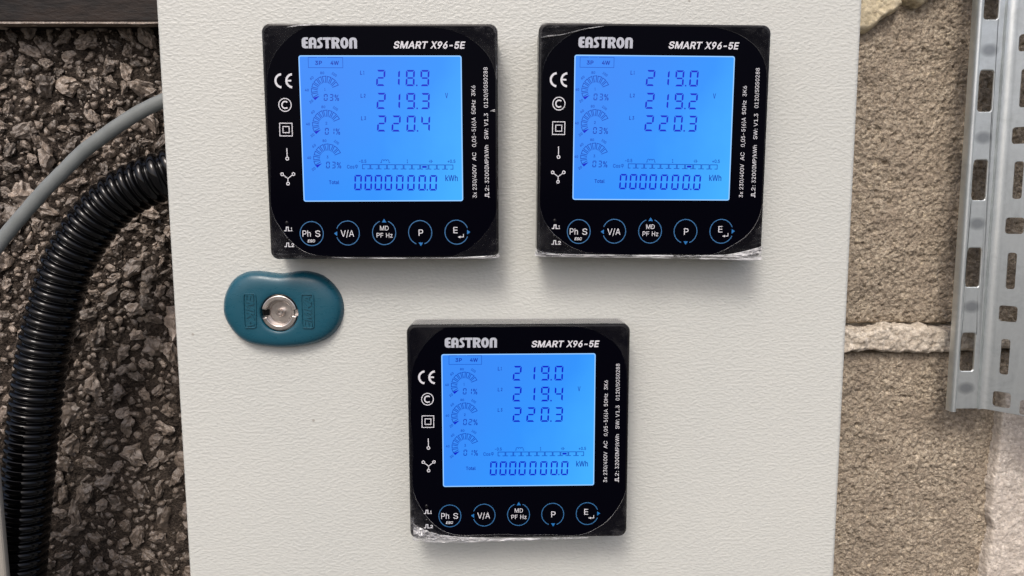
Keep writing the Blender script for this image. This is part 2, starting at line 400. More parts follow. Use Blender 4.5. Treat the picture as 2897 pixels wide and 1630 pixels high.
GLYPHS={'0': [227, '113,-3 95,-2 79,3 65,12 53,24 42,39 34,57 29,77 25,101 24,127 25,153 29,177 35,197 43,215 53,230 65,242 79,251 95,256 113,258 131,256 147,251 161,242 174,230 184,215 192,197 198,177 201,153 203,127 201,101 198,77 192,57 184,39 174,24 162,12 147,3 131,-2/113,25 125,26 136,30 145,37 153,46 160,58 165,72 169,88 171,107 172,127 171,148 169,166 165,182 160,197 153,208 145,218 136,224 125,228 113,230 101,228 91,224 82,218 73,208 67,197 62,182 58,166 55,148 55,127 55,107 58,88 62,72 67,58 73,46 82,37 91,30 101,26'],
'1': [227, '38,0 38,27 195,27 195,0/138,254 138,0 106,0 106,224 105,224 43,179 43,213 99,254'],
'2': [227, '32,0 32,24 117,114 126,124 134,133 141,141 147,149 152,156 155,163 158,170 160,178 160,186 159,194 157,202 154,209 149,215 143,220 137,224 129,227 121,229 112,230 102,229 94,227 86,224 79,219 74,213 69,207 66,199 64,190 64,181 33,181 34,196 37,209 43,221 51,232 60,241 72,248 84,253 98,257 112,258 127,257 141,254 153,248 164,241 173,233 181,223 186,211 189,199 191,186 190,177 188,168 185,159 181,150 175,140 168,129 159,118 147,105 133,90 76,30 76,28 195,28 195,0'],
'3': [227, '109,-3 94,-2 80,0 66,5 54,11 44,19 35,29 28,40 24,52 22,66 55,66 56,58 59,50 63,44 69,38 75,33 83,30 91,27 100,25 109,25 119,26 129,27 138,30 145,35 152,40 157,46 161,54 164,63 165,72 164,81 162,90 158,98 153,105 146,112 137,117 127,121 115,123 101,124 78,124 78,150 144,224 144,226 35,226 35,254 186,254 186,230 106,139 106,144 124,145 140,143 154,138 167,131 177,122 185,111 192,99 195,86 196,72 195,58 191,45 185,33 177,22 166,13 154,6 141,1 125,-2'],
'4': [227, '20,53 20,79 123,254 155,254 54,83 54,81 207,81 207,53/141,0 141,61 141,73 141,159 171,159 171,0'],
'5': [227, '111,-3 96,-2 82,1 70,6 59,12 49,20 41,30 35,41 32,53 30,65 61,65 62,58 65,51 69,44 74,39 80,34 87,30 94,27 102,26 111,25 120,26 130,28 138,32 146,38 152,44 157,52 161,61 163,71 164,81 163,92 161,101 157,111 151,119 145,125 137,131 129,135 119,138 109,138 100,138 92,137 84,134 76,131 69,127 64,123 34,126 48,254 183,254 183,226 75,226 67,151 68,151 74,155 81,159 89,162 97,165 106,166 115,167 126,166 137,164 147,160 156,156 165,150 172,143 179,134 185,125 189,116 193,105 195,94 195,82 194,66 191,51 184,38 176,26 166,16 154,8 141,1 126,-2'],
'6': [227, '113,-3 98,-2 84,1 71,7 60,15 50,25 42,37 36,51 33,65 32,81 33,93 35,106 40,119 47,134 56,151 69,170 126,254 161,254 75,131 73,131 75,135 79,140 83,144 87,148 92,151 98,153 104,155 110,157 117,157 132,156 146,153 158,147 169,140 178,131 185,120 190,107 193,94 194,79 193,63 190,49 184,36 176,25 166,15 155,7 142,1 128,-2/113,24 123,25 131,27 139,31 146,37 152,43 157,51 161,59 163,69 164,79 163,89 161,98 157,107 152,114 146,121 139,126 131,130 123,132 113,133 104,132 95,130 87,126 80,121 74,114 69,107 65,99 63,89 62,79 63,69 65,59 69,51 74,43 80,37 87,31 95,27 104,25'],
'7': [227, '48,0 162,224 162,226 31,226 31,254 195,254 195,224 82,0'],
'8': [227, '113,-3 97,-2 82,1 68,6 56,13 45,21 37,31 31,42 27,54 26,68 27,78 29,88 33,98 37,106 43,114 51,121 58,126 67,130 76,132 76,133 65,138 55,145 46,154 40,165 36,177 35,190 36,203 40,214 45,225 53,234 62,242 73,249 85,254 99,257 113,258 128,257 141,254 153,249 164,242 173,234 181,225 186,214 190,203 191,190 190,177 186,165 180,154 171,145 162,138 150,133 150,132 159,130 168,126 176,121 183,114 189,106 194,98 197,88 200,78 200,68 199,54 195,42 189,31 181,21 171,13 158,6 145,1 130,-2/113,25 124,25 134,27 142,30 150,34 156,40 161,46 165,53 168,61 168,69 168,78 165,87 161,94 156,101 149,107 141,111 133,115 123,117 113,118 103,117 93,115 85,111 77,107 70,101 65,94 61,87 58,78 58,69 58,61 61,53 64,46 70,40 76,34 84,30 92,27 102,25/113,145 122,145 130,147 137,150 144,154 149,159 154,165 157,172 159,180 160,188 159,196 157,203 154,210 149,216 144,221 138,225 130,228 122,229 113,230 104,229 96,228 89,225 82,221 77,216 72,210 69,203 67,196 66,188 67,180 69,172 72,165 77,159 82,154 89,150 96,147 104,145'],
'9': [227, '113,258 128,257 142,253 155,247 166,239 176,229 184,217 190,204 193,189 194,173 194,161 191,148 186,135 180,120 170,103 158,84 100,0 65,0 151,124 154,124 151,119 148,115 144,111 139,107 134,104 128,101 122,99 116,98 109,97 94,98 81,102 69,107 58,114 49,124 41,134 36,147 33,161 32,176 33,191 36,205 42,218 50,230 60,239 71,247 84,253 98,257/113,230 104,229 95,227 87,223 80,218 74,211 69,204 66,195 63,186 63,176 63,166 66,156 69,148 74,140 80,134 87,129 95,125 104,122 113,122 123,122 131,125 139,129 146,134 152,140 157,147 161,156 163,165 164,175 163,185 161,195 157,204 152,211 146,218 139,223 131,227 123,229'],
'P': [222, '30,0 30,254 118,254 136,253 152,250 166,244 178,236 187,226 195,215 200,202 203,189 204,174 203,159 200,145 195,133 187,121 178,112 166,104 152,98 136,94 118,93 55,93 55,121 116,121 129,122 139,124 149,128 156,133 162,139 167,147 170,155 172,164 172,174 172,184 170,193 167,201 162,208 156,214 148,219 139,223 129,225 116,226 62,226 62,0'],
'h': [205, '57,113 57,0 26,0 26,254 57,254 57,144 51,144 58,159 66,172 76,181 87,187 100,191 114,192 126,191 137,189 148,184 157,178 164,170 170,160 175,149 178,135 179,120 179,0 148,0 148,118 147,131 143,143 136,152 128,159 117,163 105,165 96,164 88,162 80,159 74,154 68,148 63,141 60,133 58,124'],
'S': [223, '112,-4 94,-3 78,0 64,5 51,11 41,20 32,30 25,42 21,54 19,68 52,68 54,59 57,51 62,44 68,38 75,33 83,29 92,27 102,25 112,25 123,25 133,27 143,30 151,34 159,40 165,46 169,53 172,61 173,70 172,77 170,84 166,89 161,94 155,99 148,102 140,106 132,108 122,111 92,120 72,126 56,135 43,145 34,156 28,170 26,186 27,200 31,213 37,224 46,234 57,242 69,249 83,254 97,257 114,258 130,257 145,254 158,249 170,242 180,234 189,224 195,213 199,202 200,189 169,189 166,201 160,211 151,219 140,225 127,228 112,229 102,229 92,227 84,224 76,220 70,215 64,209 61,203 58,195 58,188 58,180 61,173 65,167 71,162 78,158 85,154 92,151 99,149 106,147 132,140 140,137 148,135 156,132 164,128 172,124 179,119 186,113 192,106 197,99 201,90 203,80 204,69 203,56 199,43 193,32 185,21 174,13 162,5 147,0 130,-3'],
'V': [240, '102,0 8,254 42,254 96,103 99,94 103,82 108,69 113,53 118,35 124,15 117,15 123,36 129,54 133,69 138,82 142,94 145,103 197,254 231,254 139,0'],
'A': [240, '8,0 101,254 138,254 231,0 198,0 144,151 140,161 136,173 132,186 127,201 122,219 116,239 123,239 117,219 111,201 106,185 102,172 98,161 95,151 43,0/55,71 55,99 185,99 185,71'],
'D': [251, '109,0 48,0 48,29 107,29 127,30 144,34 159,40 171,49 182,61 189,75 195,90 198,108 200,128 198,147 195,165 190,180 182,194 172,205 160,214 145,221 129,225 110,226 47,226 47,254 113,254 136,253 157,248 176,239 192,228 206,213 217,196 225,175 229,153 231,128 229,102 224,80 217,59 206,42 192,27 175,15 156,7 134,2/62,254 62,0 30,0 30,254'],
'M': [314, '30,0 30,254 76,254 139,94 140,89 142,85 144,79 150,61 152,55 154,48 156,42 161,24 154,24 159,41 165,61 171,79 173,85 175,89 176,94 238,254 284,254 284,0 252,0 252,145 252,163 253,184 253,207 253,229 256,229 254,221 251,213 249,205 241,181 238,174 236,167 234,161 228,145 171,0 143,0 85,145 83,150 82,155 80,160 72,181 70,188 67,196 65,204 62,212 59,220 56,229 59,229 60,208 60,186 61,164 61,145 61,0'],
'F': [205, '30,0 30,254 185,254 185,226 62,226 62,139 173,139 173,111 62,111 62,0'],
'H': [258, '30,0 30,254 62,254 62,144 196,144 196,254 228,254 228,0 196,0 196,116 62,116 62,0'],
'z': [190, '21,0 21,23 127,160 127,161 24,161 24,190 166,190 166,165 63,30 63,28 169,28 169,0'],
'E': [209, '30,0 30,254 186,254 186,226 62,226 62,143 178,143 178,114 62,114 62,29 188,29 188,0'],
'W': [343, '78,0 8,254 41,254 82,98 84,90 86,81 88,73 90,64 92,55 93,47 95,38 97,29 98,20 95,20 96,29 98,38 100,47 102,55 104,64 106,73 108,81 110,90 112,98 153,254 190,254 231,98 233,90 235,81 237,73 239,64 241,55 243,47 245,38 247,29 249,20 244,20 246,29 248,38 249,47 251,55 253,64 255,73 261,98 302,254 335,254 265,0 228,0 184,161 181,172 178,184 176,196 173,209 170,222 168,237 175,237 172,223 170,210 167,197 165,185 162,173 159,161 115,0'],
'L': [196, '30,0 30,254 62,254 62,29 181,29 181,0'],
'k': [190, '55,68 55,106 60,106 142,190 180,190 92,100 89,100/26,0 26,254 57,254 57,0/147,0 74,93 96,114 186,0'],
'o': [208, '104,-4 87,-3 72,1 58,8 46,17 36,29 28,43 22,58 18,75 17,94 18,113 22,130 28,146 36,159 46,171 58,180 72,187 87,191 104,192 120,191 136,187 149,180 161,171 171,159 180,146 186,130 189,113 191,94 189,75 186,58 180,43 171,29 161,17 149,8 136,1 120,-3/104,23 116,24 126,28 135,33 143,40 149,49 154,59 157,70 159,81 160,94 159,106 157,118 154,129 149,139 143,148 135,155 126,161 116,164 104,165 92,164 81,161 73,155 65,148 59,139 54,129 51,118 49,106 48,94 49,81 51,70 54,59 59,49 65,40 73,33 81,28 92,24'],
'T': [224, '16,226 16,254 208,254 208,226 128,226 128,0 96,0 96,226'],
't': [114, '102,190 102,164 3,164 3,190/32,236 63,236 63,49 64,41 65,35 68,31 72,27 78,26 85,25 93,26 101,27 107,1 103,0 100,-1 96,-1 92,-2 88,-2 84,-2 69,-1 56,4 46,11 38,20 34,32 32,46'],
'a': [195, '80,-4 68,-4 57,-1 47,2 38,8 30,14 24,22 19,32 16,42 15,54 16,64 18,73 22,80 26,87 32,92 39,97 46,100 54,103 63,105 71,107 80,109 89,110 100,111 109,112 117,113 123,114 129,116 133,117 135,120 137,123 138,127 138,128 137,136 136,142 133,148 130,153 125,158 120,161 113,163 106,165 98,165 89,165 82,164 75,161 69,158 63,154 59,150 55,146 52,142 50,137 20,146 26,156 32,165 39,173 48,179 57,184 66,188 77,190 87,192 97,192 104,192 112,191 119,190 128,187 135,184 143,180 150,175 156,168 161,160 165,150 168,139 168,126 168,0 138,0 138,26 136,26 134,21 130,17 126,12 121,8 115,4 108,1 100,-2 90,-4/85,23 96,23 106,26 114,29 121,34 127,40 132,47 135,54 137,61 138,69 138,95 136,93 133,92 130,91 125,90 121,89 116,88 110,87 105,86 100,86 88,84 81,83 74,81 67,79 61,77 56,74 52,70 48,65 47,59 46,52 46,46 48,41 51,36 55,32 59,29 65,26 71,24 78,23'],
'l': [95, '70,-1 56,0 45,4 37,10 31,19 27,29 26,42 26,254 57,254 57,49 57,42 58,35 60,31 63,28 67,27 73,26 80,26 85,27 90,1 88,1 84,0 81,0 77,-1 73,-1'],
'C': [255, '134,-3 113,-2 93,4 75,12 59,25 46,40 35,58 27,78 22,101 20,127 22,153 27,176 35,197 46,215 59,230 75,242 93,251 113,256 134,258 146,257 158,255 170,252 181,248 191,242 201,236 210,228 217,219 224,209 229,198 234,187 236,174 204,174 202,183 199,190 195,197 190,204 185,209 179,214 172,218 165,222 158,224 150,226 142,228 134,228 119,227 105,223 92,216 80,207 71,196 62,182 57,166 53,148 52,127 53,107 57,88 63,72 71,59 80,47 92,38 105,32 119,28 134,26 142,27 150,28 158,30 165,33 172,36 179,40 185,45 190,51 195,57 199,64 202,72 204,80 236,80 234,68 229,56 224,45 217,36 210,27 201,19 192,12 181,7 170,2 159,-1 146,-3'],
's': [182, '91,-4 78,-3 67,-2 56,2 46,6 38,12 31,19 25,27 21,37 18,47 47,53 50,44 55,36 62,30 70,26 80,24 91,23 103,24 113,26 122,31 129,37 133,44 134,51 133,58 131,63 127,68 122,72 115,75 106,78 75,85 59,90 46,96 36,104 29,113 25,124 23,137 24,147 27,157 33,166 39,173 48,180 58,185 69,189 81,191 94,192 106,192 117,190 127,186 136,182 143,176 149,170 155,162 159,154 162,145 134,139 131,146 127,152 121,158 114,163 105,165 94,166 83,165 74,163 65,158 59,153 56,146 54,139 55,132 58,126 62,122 68,118 76,114 86,111 115,105 131,100 143,93 153,86 160,76 164,66 166,53 165,43 161,33 156,24 149,16 140,9 130,3 118,-1 105,-3'],
'x': [189, '10,0 86,109 86,86 14,190 50,190 74,153 80,144 85,135 90,127 94,119 99,111 104,103 88,103 93,111 97,119 101,127 106,135 111,144 117,153 141,190 176,190 104,84 104,107 179,0 143,0 115,43 110,51 105,60 100,68 96,76 91,83 86,91 102,91 98,83 93,76 89,68 85,60 80,51 74,43 46,0'],
'/': [125, '117,266 36,-38 7,-38 89,266'],
'(': [137, '45,103 45,122 47,142 50,162 55,182 60,202 66,221 73,239 80,255 88,270 118,270 110,252 102,233 95,214 90,195 85,176 81,157 78,138 76,120 76,103 76,88 78,73 80,57 84,41 88,25 94,8 101,-10 109,-28 118,-48 88,-48 75,-23 64,2 56,27 49,53 46,78'],
')': [137, '19,-48 28,-28 36,-9 43,9 49,26 53,42 57,58 59,73 60,88 61,103 60,120 59,138 56,157 52,176 47,195 41,214 35,233 27,252 19,270 48,270 56,255 64,239 71,221 77,202 82,182 86,162 90,142 91,122 92,103 91,78 87,52 81,27 72,1 61,-24 48,-48'],
',': [94, '19,-60 34,36 68,36 42,-60'],
'-': [227, '168,122 168,94 57,94 57,122'],
'+': [227, '99,17 99,182 128,182 128,17/31,86 31,113 195,113 195,86'],
'.': [94, '48,-2 42,-1 36,1 31,4 28,9 26,15 25,20 26,27 28,32 31,37 36,40 42,43 48,43 54,43 59,40 64,37 68,32 70,27 71,20 70,15 68,9 64,4 59,1 54,-1'],
':': [94, '48,-2 42,-1 36,1 31,4 28,9 26,15 25,20 26,27 28,32 31,37 36,40 42,43 48,43 54,43 59,40 64,37 68,32 70,27 71,20 70,15 68,9 64,4 59,1 54,-1/48,135 42,136 36,138 31,142 28,147 26,152 25,158 26,164 28,170 31,174 36,178 42,180 48,181 54,180 59,178 64,174 68,170 70,164 71,158 70,152 68,147 64,142 59,138 54,136'],
'%': [338, '88,141 77,142 68,145 60,149 53,154 48,160 43,168 40,176 38,184 37,194 37,206 38,215 40,224 43,232 48,240 54,246 60,251 68,255 78,258 88,258 98,258 107,255 115,251 122,246 128,240 132,232 135,224 137,215 138,206 138,194 137,184 135,176 132,168 127,160 122,154 115,149 107,145 98,142/88,164 96,165 102,168 106,173 109,179 111,186 112,194 112,206 111,214 109,221 106,227 102,232 96,235 88,236 80,235 74,232 69,227 66,221 64,214 64,206 64,194 64,186 66,179 69,173 74,168 80,165/251,-5 240,-4 231,-2 223,2 216,8 211,14 206,21 203,30 201,38 200,48 200,60 201,69 203,78 206,86 211,94 216,100 223,105 231,109 240,112 251,112 261,112 270,109 278,105 285,100 290,94 295,86 298,78 300,69 300,60 300,48 300,38 298,30 295,21 290,14 285,8 278,2 270,-2 261,-4/251,17 258,18 264,21 269,26 272,33 274,40 274,48 274,60 274,68 272,75 269,81 265,86 258,89 251,90 243,89 237,86 232,81 229,75 227,68 226,60 226,48 227,40 229,33 232,26 236,21 243,18/66,0 241,254 270,254 95,0'],
'I': [150, '16,0 16,29 59,29 59,226 16,226 16,254 135,254 135,226 91,226 91,29 135,29 135,0'],
'G': [260, '134,-3 113,-2 93,4 75,13 59,25 45,40 35,58 27,78 22,102 20,127 22,153 27,176 35,197 45,215 59,230 74,242 92,251 112,256 132,258 146,257 158,255 170,252 181,247 192,242 202,235 210,227 218,218 225,208 230,198 234,186 237,174 204,174 201,182 198,190 194,197 189,203 184,208 178,213 172,218 165,221 158,224 150,226 141,227 133,228 118,227 104,223 92,216 80,207 70,196 62,182 57,166 53,148 52,127 53,107 57,88 63,72 71,59 81,47 92,38 105,32 119,28 134,26 148,27 161,31 172,36 183,43 191,51 198,62 203,74 206,87 207,101 217,100 141,100 141,128 239,128 239,100 237,80 233,62 225,45 215,31 203,19 188,9 172,2 154,-2'],
'K': [233, '52,73 52,108 58,116 64,123 70,131 75,138 81,145 87,152 93,159 100,165 106,172 182,254 224,254 116,138 114,138/30,0 30,254 62,254 62,167 62,112 62,97 62,0/186,0 94,130 114,155 224,0'],
'R': [224, '30,0 30,254 118,254 136,253 153,250 167,244 178,237 188,227 195,217 200,204 204,191 205,176 204,161 200,148 195,136 188,125 178,116 166,109 152,103 136,100 118,99 48,99 48,128 117,128 129,128 140,130 149,133 156,138 162,143 167,150 170,158 172,167 173,176 172,186 170,194 167,202 162,209 156,215 149,220 140,223 129,225 116,226 62,226 62,0/177,0 115,115 151,115 214,0'],
'X': [237, '9,0 109,142 109,118 15,254 52,254 89,200 94,193 98,186 102,181 105,175 109,170 112,164 115,159 118,153 122,146 116,146 120,153 123,159 126,164 129,170 132,175 136,181 140,186 144,193 149,200 187,254 223,254 129,119 129,143 228,0 191,0 146,65 142,71 138,77 134,83 131,88 128,93 125,98 122,103 119,109 115,116 122,116 119,109 116,104 113,98 110,93 106,88 103,83 99,77 95,71 91,65 46,0'],
'B': [228, '30,0 30,254 121,254 137,253 152,250 164,245 175,239 184,230 190,221 195,210 198,199 199,187 198,177 197,168 193,160 189,153 184,148 178,143 172,139 165,136 157,133 157,131 166,130 174,127 182,123 189,117 196,110 201,102 205,92 208,81 209,68 208,56 205,44 200,33 193,24 184,16 172,9 158,4 142,1 123,0/62,29 122,29 140,30 154,34 165,40 172,48 176,58 178,68 177,77 175,85 171,92 166,99 160,104 153,109 144,113 135,115 124,115 62,115/62,143 119,143 128,143 136,145 144,148 151,152 157,157 162,163 165,170 167,178 168,186 167,197 163,206 156,214 147,221 135,225 120,226 62,226']}
from mathutils.geometry import delaunay_2d_cdt
_gc = {}
def _wind(x, y, loops):
    w = 0
    for L in loops:
        for i in range(len(L)):
            (x0, y0), (x1, y1) = L[i - 1], L[i]
            if y0 <= y < y1 and (x1 - x0) * (y - y0) - (x - x0) * (y1 - y0) > 0: w += 1
            elif y1 <= y < y0 and (x1 - x0) * (y - y0) - (x - x0) * (y1 - y0) < 0: w -= 1
    return w
def glyph(ch, fat):
    """triangles of one character; fat moves the outline outwards (letter units, cap height 254)"""
    if (ch, fat) in _gc: return _gc[ch, fat]
    adv, s = GLYPHS[ch]
    loops = [[tuple(map(float, p.split(','))) for p in c.split(' ')] for c in s.split('/')]
    if fat:
        area = sum(L[i - 1][0] * L[i][1] - L[i][0] * L[i - 1][1] for L in loops[:1] for i in range(len(L)))
        sg = 1 if area > 0 else -1
        new = []
        for L in loops:
            n = len(L); R = []
            for i in range(n):
                a, b, c = L[i - 1], L[i], L[(i + 1) % n]
                d1 = Vector((b[0] - a[0], b[1] - a[1])).normalized(); d2 = Vector((c[0] - b[0], c[1] - b[1])).normalized()
                n1 = Vector((d1.y, -d1.x)) * sg; n2 = Vector((d2.y, -d2.x)) * sg; m = n1 + n2
                m = m.normalized() if m.length > 0.1 else n1
                k = fat / max(0.5, m.dot(n1)); R.append((b[0] + m.x * k, b[1] + m.y * k))
            new.append(R)
        loops = new
    vs, es = [], []
    for L in loops:
        b = len(vs); n = len(L); vs += [Vector(p) for p in L]; es += [(b + i, b + (i + 1) % n) for i in range(n)]
    r = delaunay_2d_cdt(vs, es, [], 0, 1e-4)
    V = [(p.x, p.y) for p in r[0]]; T = []
    for f in r[2]:
        x = sum(V[i][0] for i in f) / 3; y = sum(V[i][1] for i in f) / 3
        if _wind(x, y, loops) != 0: T.append(tuple(f))
    _gc[ch, fat] = (adv + fat * 0.8, V, T); return _gc[ch, fat]
def glyph_run(s, fat):
    x = 0; res = []
    for ch in s:
        if ch == ' ': x += 105; continue
        a, V, T = glyph(ch, fat); used = {i for t in T for i in t}
        res.append(([(p[0] + x, p[1]) for p in V], T, [V[i][0] + x for i in used])); x += a
    xs = [q for g in res for q in g[2]]
    return res, min(xs), max(xs)

M_ground = masonry('paving', [(0.08, 0.077, 0.072), (0.13, 0.125, 0.115), (0.18, 0.17, 0.16), (0.11, 0.105, 0.097), (0.25, 0.24, 0.22)], 60, 0.5, 0.003)
gb = MB(); gb.add([(-30000, -30000, -1300), (30000, -30000, -1300), (30000, 400, -1300), (-30000, 400, -1300)], [(0, 1, 2, 3)])
tag(gb.build('ground', M_ground), kind='structure')  # unseen sheet below the frame, added to bounce light up under the meters
# ------------------------------------------------------------------ left wall: exposed aggregate
LW = 100.0
LX0, LX1, LZ0, LZ1 = -380.0, -120.0, -330.0, 190.0
def coated(Z):      # lower down the stones sit deeper in the mortar
    return np.clip((-70.0 - Z) / 60.0, 0, 1)
def lw_y(X, Z):
    c = coated(Z)
    r = 1 - np.abs(fbm(X, Z, 5.5, 4, 0.6, 8)) * 2.2
    return LW - fbm(X, Z, 14, 3, 0.6, 3) * 3.0 - r * 1.5 * (1 - 0.6 * c) - c * 0.6
wall_l = empty('pebbledash_wall', (0, 0, 0), label='dark rough wall of exposed aggregate stones left of the grey cabinet', cat='wall')
heightfield('mortar_bed', LX0, LX1, LZ0, LZ1, 0.8, lw_y, M_matrix, wall_l)

def rock_mesh(seed, mt):
    r = random.Random(seed)
    bm = bmesh.new()
    for _ in range(r.randint(11, 17)):
        v = Vector((r.gauss(0, 1), r.gauss(0, 1), r.gauss(0, 1))).normalized()
        bm.verts.new((v.x * r.uniform(0.8, 1.05), v.y * r.uniform(0.55, 0.8), v.z * r.uniform(0.7, 1.0)))
    res = bmesh.ops.convex_hull(bm, input=bm.verts)
    bmesh.ops.delete(bm, geom=[g for g in res['geom_interior'] if isinstance(g, bmesh.types.BMVert)], context='VERTS')
    bmesh.ops.triangulate(bm, faces=bm.faces)
    bmesh.ops.subdivide_edges(bm, edges=bm.edges, cuts=3, use_grid_fill=True, smooth=0.2)
    off = Vector((seed * 3.1, seed * 1.7, 0))
    bm.normal_update()
    for v in bm.verts:
        n = noise.fractal(v.co * 1.9 + off, 0.8, 2.1, 3)
        n2 = noise.cell(v.co * 3.2 + off)
        n3 = noise.noise(v.co * 7.0 + off)
        v.co += v.normal * (n * 0.34 + (n2 - 0.5) * 0.07 + n3 * 0.09)
    bmesh.ops.scale(bm, vec=(0.005, 0.005, 0.005), verts=bm.verts)
    me = bpy.data.meshes.new('stone'); bm.to_mesh(me); bm.free()
    me.polygons.foreach_set('use_smooth', [True] * len(me.polygons))
    me.set_sharp_from_angle(angle=math.radians(32))
    me.materials.append(mt)
    return me
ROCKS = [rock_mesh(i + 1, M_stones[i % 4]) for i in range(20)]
placed = []
cell = {}
def try_place(x, z, r, k):
    ci, cj = int(x // 10), int(z // 10)
    for a in (-2, -1, 0, 1, 2):
        for b in (-2, -1, 0, 1, 2):
            for (px, pz, pr) in cell.get((ci + a, cj + b), ()):
                if (px - x) ** 2 + (pz - z) ** 2 < (k * (pr + r)) ** 2: return False
    cell.setdefault((ci, cj), []).append((x, z, r)); return True
# the large stones, each an object of its own
big = []
VX0, VX1, VZ0, VZ1 = -304.0, -176.0, -228.0, 106.0
tries = 0
while len(big) < 300 and tries < 60000:
    tries += 1
    q = len(big) / 300
    r = rnd.uniform(6.8, 9.2) if q < 0.10 else rnd.uniform(5.3, 7.2) if q < 0.45 else rnd.uniform(3.8, 5.6)
    x, z = rnd.uniform(VX0, VX1), rnd.uniform(VZ0, VZ1)
    if z < -60: r = max(r, 4.8) * 1.12
    if try_place(x, z, r, 0.72 if tries < 30000 else 0.56): big.append((x, z, r))
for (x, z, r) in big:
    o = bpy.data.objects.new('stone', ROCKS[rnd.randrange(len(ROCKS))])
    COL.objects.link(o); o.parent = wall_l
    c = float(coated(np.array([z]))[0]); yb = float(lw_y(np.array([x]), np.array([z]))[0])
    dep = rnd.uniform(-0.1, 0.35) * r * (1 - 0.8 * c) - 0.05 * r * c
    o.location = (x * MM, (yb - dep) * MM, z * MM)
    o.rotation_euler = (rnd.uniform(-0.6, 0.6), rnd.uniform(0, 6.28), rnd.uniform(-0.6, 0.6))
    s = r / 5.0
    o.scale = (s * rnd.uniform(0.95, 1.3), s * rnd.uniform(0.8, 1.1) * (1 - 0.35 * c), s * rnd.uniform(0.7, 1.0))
# small chips and the stones beyond the picture, joined
def chips(name, items, mats):
    vs, fs, mi, n = [], [], [], 0
    for (x, z, r) in items:
        k = rnd.randrange(len(CH)); co, fc = CH[k]
        yb = float(lw_y(np.array([x]), np.array([z]))[0])
        e = Matrix.Rotation(rnd.uniform(0, 6.28), 3, 'Y') @ Matrix.Rotation(rnd.uniform(-.8, .8), 3, 'X') @ Matrix.Rotation(rnd.uniform(-.8, .8), 3, 'Z')
        S = np.array(e) @ np.diag([r * rnd.uniform(.9, 1.5), r * rnd.uniform(.7, 1.1), r * rnd.uniform(.6, 1.0)])
        vs.append(co @ S.T + np.array([x, yb - r * rnd.uniform(-0.5, 0.2), z])); fs.append(fc + n); n += len(co)
        mi += [rnd.randrange(4)] * len(fc)
    co = np.concatenate(vs) * MM; q = np.concatenate(fs)
    me = bpy.data.meshes.new(name)
    me.vertices.add(len(co)); me.vertices.foreach_set('co', co.ravel())
    me.loops.add(q.size); me.loops.foreach_set('vertex_index', q.ravel().astype(np.int32))
    me.polygons.add(len(q)); me.polygons.foreach_set('loop_start', np.arange(0, q.size, 3, dtype=np.int32))
    me.polygons.foreach_set('material_index', np.array(mi, dtype=np.int32))
    me.update(calc_edges=True)
    for t in M_stones: me.materials.append(t)
    o = bpy.data.objects.new(name, me); COL.objects.link(o); o.parent = wall_l; o['kind'] = 'stuff'
    return o
CH = []
for i in range(10):
    r = random.Random(100 + i); bm = bmesh.new()
    for _ in range(12):
        v = Vector((r.gauss(0, 1), r.gauss(0, 1), r.gauss(0, 1))).normalized() * r.uniform(0.75, 1.1)
        bm.verts.new(v)
    res = bmesh.ops.convex_hull(bm, input=bm.verts)
    bmesh.ops.triangulate(bm, faces=bm.faces)
    bm.verts.index_update()
    CH.append((np.array([v.co[:] for v in bm.verts]), np.array([[v.index for v in f.verts] for f in bm.faces]))); bm.free()
small = []
for _ in range(16000):
    r = rnd.uniform(2.4, 3.6) if _ < 5000 else rnd.choice((0.9, 1.3, 1.8, 2.2))
    x, z = rnd.uniform(VX0, VX1), rnd.uniform(VZ0, VZ1)
    if z < -70 and r < 2.0: continue
    if try_place(x, z, r, 0.68): small.append((x, z, r))
for _ in range(9000):
    x, z = rnd.uniform(LX0, LX1), rnd.uniform(LZ0, LZ1)
    if VX0 < x < VX1 and VZ0 < z < VZ1: continue
    r = rnd.uniform(2.0, 6.0)
    if try_place(x, z, r, 0.8): small.append((x, z, r))
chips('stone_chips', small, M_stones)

# ------------------------------------------------------------------ dark beam over the aggregate wall
bz = at(220, 66, 84)[1]
beam = empty('dark_beam', (-250, 92, bz), label='dark brown steel beam running across the top left above the stones', cat='beam')
b = MB(); b.box(-150, 130, -8, 30, 0.0, 70); b.build('beam_body', M_beam, beam, bevel=1.6)
b = MB()
n = 90
for j in range(n):
    xa = -150 + 280 * j / n; xb = -150 + 280 * (j + 1) / n
    ha = 0.5 + 0.35 * noise.noise(Vector((xa * 0.09, 0, 1))); hb = 0.5 + 0.35 * noise.noise(Vector((xb * 0.09, 0, 1)))
    b.add([(xa, -9.4, -ha), (xb, -9.4, -hb), (xb, -9.0, 0.5), (xa, -9.0, 0.5), (xa, -2, -ha), (xb, -2, -hb), (xb, -2, .5), (xa, -2, .5)], [(0, 1, 2, 3), (0, 4, 5, 1), (3, 2, 6, 7)])
b.build('mortar_edge', M_stones[1], beam)

